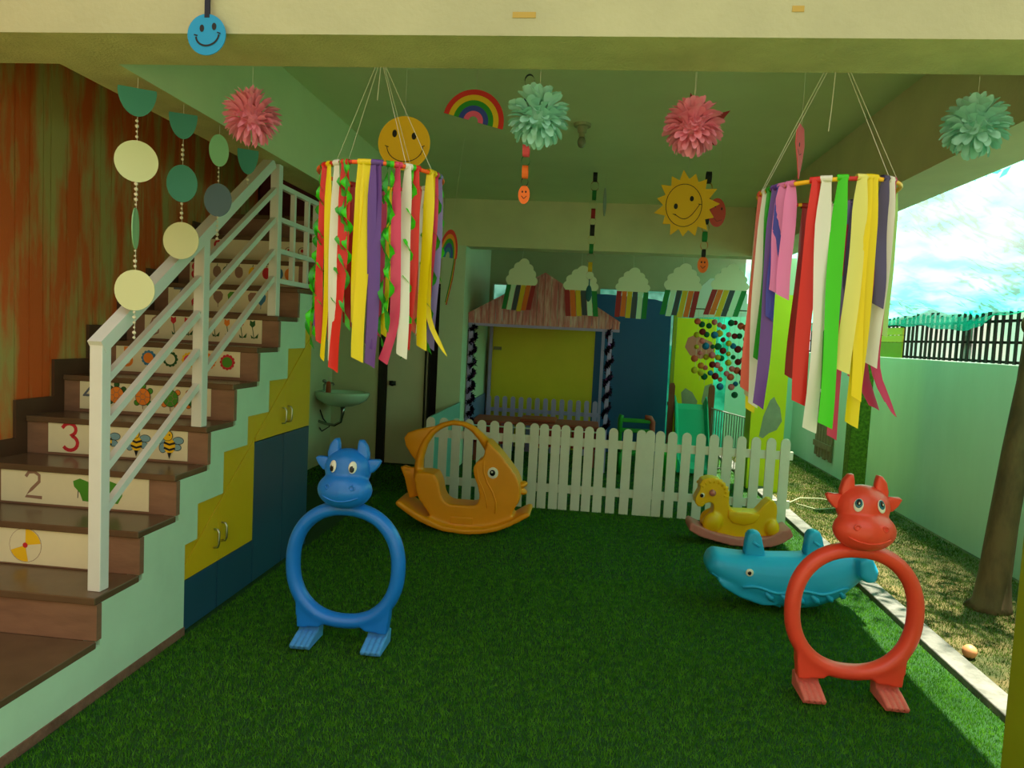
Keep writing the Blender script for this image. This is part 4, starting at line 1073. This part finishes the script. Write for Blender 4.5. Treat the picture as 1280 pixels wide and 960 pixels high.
RB2 = [RB[0], mat('rainbow_orange', (226, 140, 30), 0.65), RB[2], RB[3], mat('rainbow_teal', (20, 120, 150), 0.65)]
t = rainbow('small rainbow card with dangling tails by the pale pier', (-1.115, 5.5, 2.115), (0, .08, .75), .215, RB2, .034, sx=.34)
t.rotation_euler = (0, .10, 0.15)
thr(t, (0, 0, .21), (0, 0, .91))
for k, c in enumerate(['g', 'y', 'r']):
    obj('tail', TB([(.055 + .004 * k, 0, 0), (.05 + .006 * k, 0, -.15), (.035 + .004 * k, .0, -.34 - .01 * k)], .005, n=4), strip_cols[c], t)
# sun
t = thing('sun_card', 'yellow paper sun with smiling face and pointed rays', 'decoration', (.54, 4.5, 2.385), 0)
pts = []
r3 = random.Random(5)
for k in range(30):
    a = 2 * PI * k / 30 + .05
    r_ = (.150 if k % 2 else r3.choice([.195, .205, .215, .188])); pts.append((r_ * math.cos(a) * .92, r_ * math.sin(a) * 1.02))
obj('rays', PR(pts, -.002, .002), mat('sun_card_yellow', (226, 172, 10), 0.6), t)
d = Draw(); d.ring(-.015, -.005, .107, .004, M_ink, 30, rz=.127); d.disc(-.062, -.012, .012, M_ink, .017); d.disc(.030, .036, .012, M_ink, .016)
sm = [(-.066 + .145 * k / 14, -.062 + .062 * k / 14 - .055 * math.sin(PI * k / 14)) for k in range(15)]
d.line([(p[0], p[1] + .004) for p in sm], .004, M_ink); d.line([(-.078, -.058), (-.056, -.066)], .004, M_ink); d.line([(.070, .006), (.090, .002)], .004, M_ink)
d.build('face', t, (0, -.0022, 0)); thr(t, (.0, .0, .2), (0, 0, .645))
# red face disc
t = thing('smiley_disc', 'red oval face card partly behind the paper sun', 'decoration', (.885, 5.5, 2.52), .35)
disc_obj('disc', .070, mat('red_card', (204, 60, 44), 0.6), t, rz=.105)
d = Draw(); d.disc(-.02, .045, .007, M_ink, .011); d.disc(.035, .030, .007, M_ink, .011); d.line([(-.035, -.03), (.0, -.065), (.04, -.05)], .003, M_ink); d.build('face', t, (0, -.0022, 0)); thr(t, (0, 0, .1), (0, 0, .51))
# pink leaf face seen almost edge on, grey disc edge on
t = thing('pink_face_card', 'pink drop shaped face card beside the right hoop strings', 'decoration', (.785, 3.0, 2.32), 0.0)
t.rotation_euler = (0, 0, 1.0)
obj('card', PR([(-.03, .11), (.03, .10), (.05, .04), (.035, -.03), (.01, -.10), (-.02, -.03), (-.055, .03), (-.05, .08)], -.002, .002), mat('pink_card', (236, 96, 110), 0.6), t)
d = Draw(); d.disc(-.015, .03, .006, M_ink, .009); d.line([(-.03, .01), (-.01, -.01), (.012, .0)], .003, M_ink); d.build('face', t, (0, -.0022, 0)); thr(t, (0, 0, .105), (0, 0, .71))
t = thing('grey_disc', 'thin grey paper disc turned edge on beside the hanging paper chain', 'decoration', (.073, 6.6, 2.775), 1.45)
disc_obj('disc', .125, mat('grey_card', (136, 128, 116), 0.7), t); thr(t, (0, 0, .12), (0, 0, .256))
# dark red star behind the right pink pompom
t = thing('red_star', 'dark red paper star mostly hidden behind the right pink pompom', 'decoration', (.38, 2.93, 2.38), 0)
obj('star', PR([([.15, .055, .10, .055, .09, .055, .09, .055, .14, .055][k] * math.cos(1.85 + k * PI / 5), [.15, .055, .10, .055, .09, .055, .09, .055, .14, .055][k] * math.sin(1.85 + k * PI / 5)) for k in range(10)], -.003, .003), mat('dark_red_card', (128, 22, 20), 0.6), t)
thr(t, (-.02, 0, .14), (-.02, 0, .65))
# paper chains
def chain(lab, loc, spec, end=None):
    """spec: list of (kind, colour, size) going down; kind 'o' ring seen open, 's' ring seen side-on"""
    t = thing('paper_chain', lab, 'decoration', loc, 0, 'paper chains'); z = 0
    for (kd, m_, s) in spec:
        N = 14; V = []; F = []
        w = s * .42
        for k in range(N):
            a = 2 * PI * k / N
            for e in (-1, 1):
                p = (s / 2 * math.cos(a) * .8, e * w / 2, -s / 2 + s / 2 * math.sin(a) + z)
                V.append(p if kd == 'o' else (p[1], p[0], p[2]))
        for k in range(N): F.append((2 * k, 2 * k + 1, 2 * ((k + 1) % N) + 1, 2 * ((k + 1) % N)))
        pobj('link', V, F, m_, t); z -= s * .90
    if end: end(t, z)
    return t
PCk = mat('paper_black', (24, 24, 26), 0.7); PCt = mat('paper_teal', (12, 84, 92), 0.7); PCo = mat('paper_bright_orange', (238, 112, 40), 0.7); PCp = mat('paper_rose', (226, 80, 92), 0.7)
def face_end(rx, rz):
    def f(t, z):
        o = obj('face_card', PR(disc_pts(0, z - rz, rx, rz, 20), -.002, .002), PCo, t)
        d = Draw(); d.disc(-.3 * rx, z - rz * .7, rx * .14, M_ink, rx * .2); d.disc(.3 * rx, z - rz * .7, rx * .14, M_ink, rx * .2); d.line([(-.45 * rx, z - 1.15 * rz), (0, z - 1.45 * rz), (.45 * rx, z - 1.15 * rz)], rx * .12, M_ink); d.build('face', t, (0, -.0022, 0))
    return f
chain('paper chain behind the mint pompom ending in an orange face', (-.285, 2.86, 2.56), [('o', PCk, .048), ('s', PCt, .075), ('o', PCt, .05), ('s', PCt, .06), ('o', strip_cols['g'], .05), ('s', PCp, .06), ('o', strip_cols['g'], .042), ('s', PCo, .052), ('o', PCk, .034)], face_end(.023, .036))
chain('long paper chain hanging alone in the middle of the ceiling', (-.024, 6.6, 3.04), [('s', PCk, .09), ('o', strip_cols['r'], .09), ('s', strip_cols['g'], .09), ('o', strip_cols['w'], .09), ('s', strip_cols['r'], .09), ('o', strip_cols['r'], .07), ('s', PCk, .10), ('o', strip_cols['y'], .09), ('s', strip_cols['g'], .09), ('o', strip_cols['r'], .09), ('s', strip_cols['y'], .09), ('o', strip_cols['r'], .08)],
      lambda t, z: obj('leaf_end', ell(TB([(0, 0, z), (0, 0, z - .10)], .006, n=5), (0, 0, z - .13), (.028, .006, .075)), PCt, t))
chain('paper chain beside the paper sun ending in an orange face', (.735, 5.0, 2.70), [('s', PCk, .08), ('o', strip_cols['y'], .07), ('s', PCk, .08), ('o', strip_cols['r'], .07), ('s', PCk, .08), ('o', strip_cols['y'], .06), ('s', strip_cols['g'], .07), ('o', PCo, .06), ('s', PCk, .055)], face_end(.036, .055))
o = bpy.data.objects['paper_chain.002']; thr(o, (0, 0, 0), (0, 0, .33)); o = bpy.data.objects['paper_chain']; thr(o, (0, 0, 0), (0, 0, .47))
# disc garlands by the stairs
M_dt = mat('teal_card', (62, 140, 122), 0.6); M_dc = mat('cream_card', (208, 214, 164), 0.6); M_dl = mat('light_green_card', (150, 200, 146), 0.6); M_db = mat('slate_blue_card', (92, 120, 140), 0.6); M_bead = mat('pearl_bead', (226, 214, 186), 0.35)
bb = bmesh.new(); bmesh.ops.create_icosphere(bb, subdivisions=1, radius=.0085); bead_me = bpy.data.meshes.new('bead'); bb.to_mesh(bead_me); bb.free(); bead_me.materials.append(M_bead)
def garland(lab, y, discs, gaps, seedx=-1.872):
    kf = .95; y *= kf; fz = lambda z: (z + .96) * kf - .96
    discs = [(fz(z), r * kf, rz * kf, m_, yaw) for z, r, rz, m_, yaw in discs]; gaps = [(fz(a), fz(b_)) for a, b_ in gaps]
    t = thing('disc_garland', lab, 'garland', (seedx, y, 2.51), 0, 'disc garlands on the stair beam')
    for (z, r, rz, m_, yaw) in discs:
        o = disc_obj('disc', r, m_, t, rz); o.location = (0, 0, z); o.rotation_euler = (0, 0, yaw)
    for (z0, z1) in gaps:
        z = z0
        while z > z1:
            o = link_mesh('bead', bead_me, None, t, (0, 0, z)); s = r2.choice([.6, .8, 1.0]); o.scale = (s, s, s); z -= .021
    zz = min([g_[1] for g_ in gaps] + [q[0] for q in discs])
    obj('thread', TB([(0, 0.003, 0), (0, .003, zz)], .0012, n=4), M_thr, t)
    return t
def half(t, r, h, m_, yaw):
    pts = [(-r * .97, -.042), (r * .97, -.042)] + [(r * math.cos(a), -.042 - h * .9 * math.sin(a)) for a in np.linspace(.12, PI - .12, 14)]
    o = obj('disc', PR(pts, -.002, .002), m_, t); o.rotation_euler = (0, 0, yaw)
t = garland('disc garland of beads, teal half disc and two big cream discs, leftmost', 2.955, [(-.30, .085, .088, M_dc, .55), (-.585, .085, .088, M_dl, 2.0), (-.85, .088, .088, M_dc, .1)], [(-.13, -.20), (-.395, -.49), (-.68, -.755), (-.945, -1.06)])
half(t, .072, .125, M_dt, .6)
t = garland('disc garland of beads with two teal discs above a cream one, second from the left', 3.305, [(-.32, .068, .088, M_dt, .4), (-.59, .088, .088, M_dc, .05)], [(-.14, -.225), (-.415, -.495)])
half(t, .060, .125, M_dt, .5)
t = garland('disc garland of beads with light green disc over slate blue disc, third from the left', 3.64, [(-.08, .052, .082, M_dl, .9), (-.335, .070, .086, M_db, .2)], [(-.17, -.245), (-.425, -.54)])
t = garland('disc garland with a single teal half disc, rightmost and shortest', 3.96, [], [(-.16, -.20)])
half(t, .055, .145, M_dt, .6)
# paper pompoms
def petal_mesh(name, L, w, m_, pointed):
    V = []; F = []
    for i in range(6):
        u = i / 5
        wd = w * math.sin(PI * (0.10 + .80 * u) ** (1.0 if pointed else 1.5)) * (.9 if not pointed else .75) + .004
        if i == 5: wd = w * (.06 if pointed else .35)
        zc = .10 * L * math.sin(u * 2.6)
        for e in (-1, 0, 1): V.append((L * u, e * wd / 2, zc + abs(e) * w * .22 * math.sin(PI * u)))
    for i in range(5):
        for e in range(2): F.append((3 * i + e, 3 * i + e + 1, 3 * i + 4 + e, 3 * i + 3 + e))
    me = bpy.data.meshes.new(name); me.from_pydata(V, [], F); me.materials.append(m_)
    for p in me.polygons: p.use_smooth = True
    return me
M_tp = mat('pink_tissue', (242, 150, 172), 0.8, transl=0.3); M_tm = mat('mint_tissue', (170, 226, 208), 0.8, transl=0.3)
pm_p = petal_mesh('petal', .105, .040, M_tp, True); pm_p2 = petal_mesh('petal', .105, .046, M_tp, False); pm_m = petal_mesh('petal', .105, .052, M_tm, False)
def pompom(lab, loc, pmesh, n_, R, L0, top_len, yaw=0.0, seed=1):
    rr = random.Random(seed)
    t = thing('paper_pompom', lab, 'pompom', loc, yaw, 'paper pompoms hung from the front beam')
    obj('core', ell(bmesh.new(), (0, 0, 0), (.045, .045, .045), 10, 8), pmesh.materials[0], t)
    for k in range(n_):
        zz = 1 - 2 * (k + .5) / n_; a = k * 2.39996 + rr.uniform(-.2, .2)
        d_ = Vector((math.sqrt(1 - zz * zz) * math.cos(a), math.sqrt(1 - zz * zz) * math.sin(a), zz))
        q = d_.to_track_quat('X', 'Z') @ Euler((rr.uniform(-.7, .7), rr.uniform(-.25, .25), 0)).to_quaternion()
        o = link_mesh('petal', pmesh, None, t); o.rotation_mode = 'QUATERNION'; o.rotation_quaternion = q
        s = (R - L0) / .105 * rr.uniform(.88, 1.08); o.scale = (s, s, s); o.location = d_ * L0
    thr(t, (0, 0, .04), (0, 0, top_len))
    return t
pompom('pink paper pompom near the stairs, leftmost pompom', (-1.322, 2.68, 2.327), pm_p, 190, .112, .05, .183, seed=2)
pompom('mint paper pompom with rounded petals in the middle of the beam', (-.228, 2.68, 2.345), pm_m, 170, .116, .05, .165, seed=3)
pompom('pink paper pompom with rounded petals and a red star behind', (.326, 2.68, 2.322), pm_p2, 180, .108, .045, .188, seed=4)
pompom('mint paper pompom at the far right below the beam', (1.278, 2.68, 2.342), pm_m, 150, .112, .045, .168, seed=5)
# bulb holder on the ceiling
t = thing('bulb_holder', 'old ceiling bulb holder with a bare dull bulb', 'lamp', (-.127, 5.12, 3.03))
b = bmesh.new(); cyl(b, (0, 0, 0), (0, 0, -.02), .062, .058); cyl(b, (0, 0, -.02), (0, 0, -.06), .038, .03); cyl(b, (0, 0, -.06), (0, 0, -.09), .022, .022)
obj('holder', b, mat('aged_bakelite', (150, 150, 110), 0.5), t, smooth=False)
obj('bulb', ell(bmesh.new(), (0, 0, -.125), (.030, .030, .040)), mat('dull_bulb_glass', (120, 124, 96), 0.15), t, smooth=True)
# ================================================================== YARD
# picket screen on top of the wall
M_dark = mat('dark_stained_wood', (36, 26, 20), 0.7, var=0.2, vscale=12)
yf = thing('dark_picket_screen', 'dark wooden picket screen standing on the sea green yard wall', 'fence', (3.25, 7.0, 1.505))
q = bmesh.new(); box(q, -.007, .007, -.016, .016, 0.0, .43); pme = bpy.data.meshes.new('slat'); q.to_mesh(pme); q.free()
yy = -4.0
while yy < 4.3:
    o = link_mesh('slat', pme, M_dark, yf, (rnd.uniform(-.004, .004), yy, .005), (rnd.uniform(-.02, .02), 0, 0)); o.scale = (1, rnd.uniform(.8, 1.15), rnd.uniform(.93, 1.04))
    yy += rnd.uniform(.092, .106)
for z in (.01, .165, .335):
    obj('rail', BX(.010, .03, -4.05, 4.3, z, z + .022), M_dark, yf)
# yellow and lime boards closing the screen further back
M_yb = mat('yellow_fence_board', (214, 196, 60), 0.6); 
ys = thing('coloured_board_screen', 'short screen of yellow and lime boards behind the ribbon hoop on the yard wall', 'fence', (3.24, 8.2, 1.508))
for z0, z1, m_ in [(.0, .16, M_olive), (.165, .235, M_yb), (.24, .315, M_yb)]:
    obj('board', BX(-.02, -.005, -.35, .9, z0, z1), m_, ys)
# house wall across the lane and pale sheet
struct(obj('wall_neighbour', BX(5.2, 5.4, -2, 16, -.1, 2.15), mat('pale_pink_wall', (232, 222, 214), 0.8, col2=(190, 224, 204), vscale=1.5)))
t = thing('notice_sheet', 'small pale pink notice sheet fixed behind the dark picket screen', 'sign', (3.30, 6.72, 1.70))
obj('sheet', BX(-.004, .004, -.09, .09, -.17, .17), mat('pale_pink_sheet', (226, 206, 212), 0.7), t)
obj('print_block', BX(-.0055, -.004, -.05, .05, -.03, .04), mat('faint_print', (176, 150, 150), 0.7), t)

# teal shade net slung from the roof beam to the wall
def net_mat(name, c1, c2, t0, t1):
    m = bpy.data.materials.new(name); m.use_nodes = True
    nt = m.node_tree; n = nt.nodes; l = nt.links
    n.remove(n['Principled BSDF']); out = n['Material Output']
    tc = n.new('ShaderNodeTexCoord'); mp = n.new('ShaderNodeMapping'); mp.inputs['Scale'].default_value = (1.2, .35, 1.2); l.new(tc.outputs['Object'], mp.inputs[0])
    nz = n.new('ShaderNodeTexNoise'); nz.inputs['Scale'].default_value = 4.5; nz.inputs['Detail'].default_value = 6; l.new(mp.outputs[0], nz.inputs['Vector'])
    cr = n.new('ShaderNodeValToRGB'); cr.color_ramp.elements[0].position = .38; cr.color_ramp.elements[1].position = .64
    cr.color_ramp.elements[0].color = (*rgb(*c1), 1); cr.color_ramp.elements[1].color = (*rgb(*c2), 1); l.new(nz.outputs['Fac'], cr.inputs[0])
    dif = n.new('ShaderNodeBsdfDiffuse'); trn = n.new('ShaderNodeBsdfTranslucent'); tra = n.new('ShaderNodeBsdfTransparent')
    l.new(cr.outputs[0], dif.inputs[0]); l.new(cr.outputs[0], trn.inputs[0]); tra.inputs[0].default_value = (1, .985, .93, 1)
    m1 = n.new('ShaderNodeMixShader'); m1.inputs[0].default_value = .7; l.new(dif.outputs[0], m1.inputs[1]); l.new(trn.outputs[0], m1.inputs[2])
    m2 = n.new('ShaderNodeMixShader')
    ml = n.new('ShaderNodeMapRange'); ml.inputs[1].default_value = .3; ml.inputs[2].default_value = .7; ml.inputs[3].default_value = t0; ml.inputs[4].default_value = t1; l.new(nz.outputs['Fac'], ml.inputs[0])
    sx = n.new('ShaderNodeSeparateXYZ'); l.new(tc.outputs['Object'], sx.inputs[0])
    mg = n.new('ShaderNodeMapRange'); mg.inputs[1].default_value = 2.55; mg.inputs[2].default_value = 3.2; mg.inputs[3].default_value = 1.0; mg.inputs[4].default_value = .30; l.new(sx.outputs[0], mg.inputs[0])
    mm = n.new('ShaderNodeMath'); mm.operation = 'MULTIPLY'; l.new(ml.outputs[0], mm.inputs[0]); l.new(mg.outputs[0], mm.inputs[1])
    l.new((mm if t0 > .3 else ml).outputs[0], m2.inputs[0]); l.new(m1.outputs[0], m2.inputs[1]); l.new(tra.outputs[0], m2.inputs[2]); l.new(m2.outputs[0], out.inputs[0])
    return m
M_net = net_mat('teal_shade_net', (26, 196, 168), (96, 232, 206), .42, .76)
M_net2 = net_mat('dense_teal_net', (20, 150, 124), (60, 206, 178), .03, .16)
rg = np.random.default_rng(4)
NX, NY = 26, 90
V = []; F = []
for j in range(NY + 1):
    yv = 2.7 + 8.6 * j / NY
    for i in range(NX + 1):
        u = i / NX
        x = 2.04 + (3.27 - 2.04) * u; z = 2.66 + (1.965 - 2.66) * u - .07 * math.sin(PI * u) * (1 + .4 * math.sin(yv * 1.7)) + .012 * math.sin(yv * 5 + u * 9) + .01 * math.sin(yv * 11 - u * 17) - .03 * (u ** 2) * (1 + math.sin(yv * 2.3))
        V.append((x, yv, z))
for j in range(NY):
    for i in range(NX):
        a = j * (NX + 1) + i; F.append((a, a + 1, a + NX + 2, a + NX + 1))
b0 = len(V)                                      # the edge that hangs down over the screen
for j in range(NY + 1):
    yv = 2.7 + 8.6 * j / NY; drop = .10 + .05 * math.sin(yv * 1.9 + .6) if yv > 6.2 else .02
    e = V[j * (NX + 1) + NX]; xw = -.075 + .012 * math.sin(yv * 26)
    V += [(e[0] + xw, yv, e[2] - drop * .5), (e[0] + xw + .006 * math.sin(yv * 31), yv, e[2] - drop)]
for j in range(NY):
    a = j * (NX + 1) + NX; c = a + NX + 1; p = b0 + 2 * j
    F += [(a, p, p + 2, c), (p, p + 1, p + 3, p + 2)]
tag(pobj('shade_net', V, F, M_net, smooth=True), 'teal shade net slung over the side yard above the dark picket screen', 'shade net')

# tree
M_bark = mat('smooth_brown_bark', (110, 90, 58), 0.85, col2=(82, 66, 42), vscale=7, bump=0.5, bscale=30, stretch=(1, 1, .4))
M_leaf = mat('tree_leaf', (66, 120, 40), 0.6, transl=0.35)
tr = thing('leaning_tree', 'slender leaning tree trunk beside the sea green wall, partly behind the olive column', 'tree', (2.63, 4.76, -.03))
tp = [(-.02, 0, -.04), (0, 0, .04), (.0, 0, .20), (.02, 0, .55), (.055, 0, 1.0), (.10, 0, 1.45), (.13, 0, 1.8), (.16, .02, 2.3), (.2, .05, 3.2), (.3, .1, 4.0)]
obj('trunk', TB(tp, [.15, .11, .092, .083, .078, .074, .085, .07, .06, .03], n=14), M_bark, tr, smooth=True)
kn = bmesh.new(); ell(kn, (.055, -.03, 1.80), (.055, .05, .07)); ell(kn, (.07, -.03, 1.87), (.035, .03, .04))
obj('burl', kn, M_bark, tr, smooth=True)
for (p, q, r_) in [((.18, .03, 2.9), (.9, -.6, 3.7), .03), ((.2, .04, 3.1), (-.4, .7, 3.9), .03), ((.22, .05, 3.3), (.8, .9, 4.0), .025)]:
    obj('branch', TB([p, tuple((a + c) / 2 + (.1 if k == 2 else 0) for k, (a, c) in enumerate(zip(p, q))), q], [r_, r_ * .7, r_ * .4], n=8), M_bark, tr, smooth=True)
rg = np.random.default_rng(9); V = []; F = []
cl = [(.9, -.6, 3.75, .45), (-.3, .7, 3.95, .45), (.8, .9, 4.05, .5), (.3, .1, 4.2, .55), (1.3, .2, 3.9, .4), (.5, -1.2, 3.8, .4), (1.1, 1.7, 3.7, .45), (1.0, 2.9, 3.6, .45)]
for (cx, cy, cz, r_) in cl:
    for k in range(190):
        d_ = rg.normal(size=3); d_ = d_ / np.linalg.norm(d_) * r_ * rg.random() ** .45; c = np.array([cx, cy, cz]) + d_ * np.array([1.15, 1.15, .6])
        a = rg.normal(size=3); a /= np.linalg.norm(a); b_ = np.cross(a, rg.normal(size=3)); b_ /= np.linalg.norm(b_)
        s = rg.uniform(.05, .085); p0 = len(V)
        V += [tuple(c - a * s), tuple(c + b_ * s * .38), tuple(c + a * s), tuple(c - b_ * s * .38)]; F.append((p0, p0 + 1, p0 + 2, p0 + 3))
stuff(pobj('foliage', V, F, M_leaf, tr))

# turf wrapped post, wooden hatch, hose, ball, small pebbles
M_tw = mat('turf_wrapped_post', (98, 134, 26), 0.95, col2=(66, 100, 14), vscale=40, bump=1.0, bscale=140)
tag(obj('turf_wrapped_post', BX(2.62, 2.80, 7.38, 7.52, -.04, 2.10, bev=.01), M_tw), 'square post wrapped in green turf in the side yard', 'post')
M_pw = mat('weathered_plank', (126, 108, 72), 0.8, var=0.2, vscale=6, bump=0.4, bscale=30, stretch=(1, 4, 1))
hp_ = thing('plank_hatch', 'weathered wooden plank hatch leaning on the sea green wall', 'hatch', (3.155, 9.80, .0))
for i in range(6):
    yv = -.33 + i * .115; obj('plank', BX(-.012, .004, yv, yv + .10, .12 + .02 * (i % 2), .98 + .02 * ((i + 1) % 2)), M_pw, hp_)
for z in (.26, .80):
    obj('batten', BX(-.03, -.013, -.34, .36, z, z + .075), M_pw, hp_)
tag(obj('garden_wire', TB([(2.05, 7.4, -.02), (2.25, 7.6, .02), (2.5, 7.75, .0), (2.7, 7.65, -.01), (2.55, 7.3, .01), (2.3, 7.2, 0), (2.15, 7.35, .01)], .006, n=5), mat('pale_wire', (170, 176, 140), 0.6), smooth=True), 'loop of pale wire lying on the yard grass beyond the fence', 'wire')
b = bmesh.new(); ell(b, (0, 0, 0), (.036, .036, .036), 20, 14)
t = obj('small_ball', b, mat('peach_ball', (236, 160, 110), 0.5), None, (2.085, 3.93, .007), smooth=True); tag(t, 'small peach coloured ball lying beside the concrete kerb', 'ball')

# teal net and pale wall seen beyond the back room
def hang_net(lab, x0, x1, y, z0, z1, seed):
    V = []; F = []; nx, nz_ = 30, 10
    for i in range(nx + 1):
        for k in range(nz_ + 1):
            x = x0 + (x1 - x0) * i / nx; V.append((x, y + .03 * math.sin(x * 9 + seed) + .015 * math.sin(x * 21), z0 + (z1 - z0) * k / nz_))
    for i in range(nx):
        for k in range(nz_):
            a = i * (nz_ + 1) + k; F.append((a, a + nz_ + 1, a + nz_ + 2, a + 1))
    tag(pobj('hanging_net', V, F, M_net2, smooth=True), lab, 'shade net')
hang_net('teal net hung behind the openings of the dark back wall', -1.5, 1.95, 10.4, .0, 3.03, 0)
hang_net('teal net hung behind the felt ball strings and barred gate', 1.3, 2.12, 11.2, 1.35, 3.03, 2)
struct(obj('wall_yard_far', BX(1.25, 2.05, 11.4, 11.5, -.1, 1.5), M_pale))
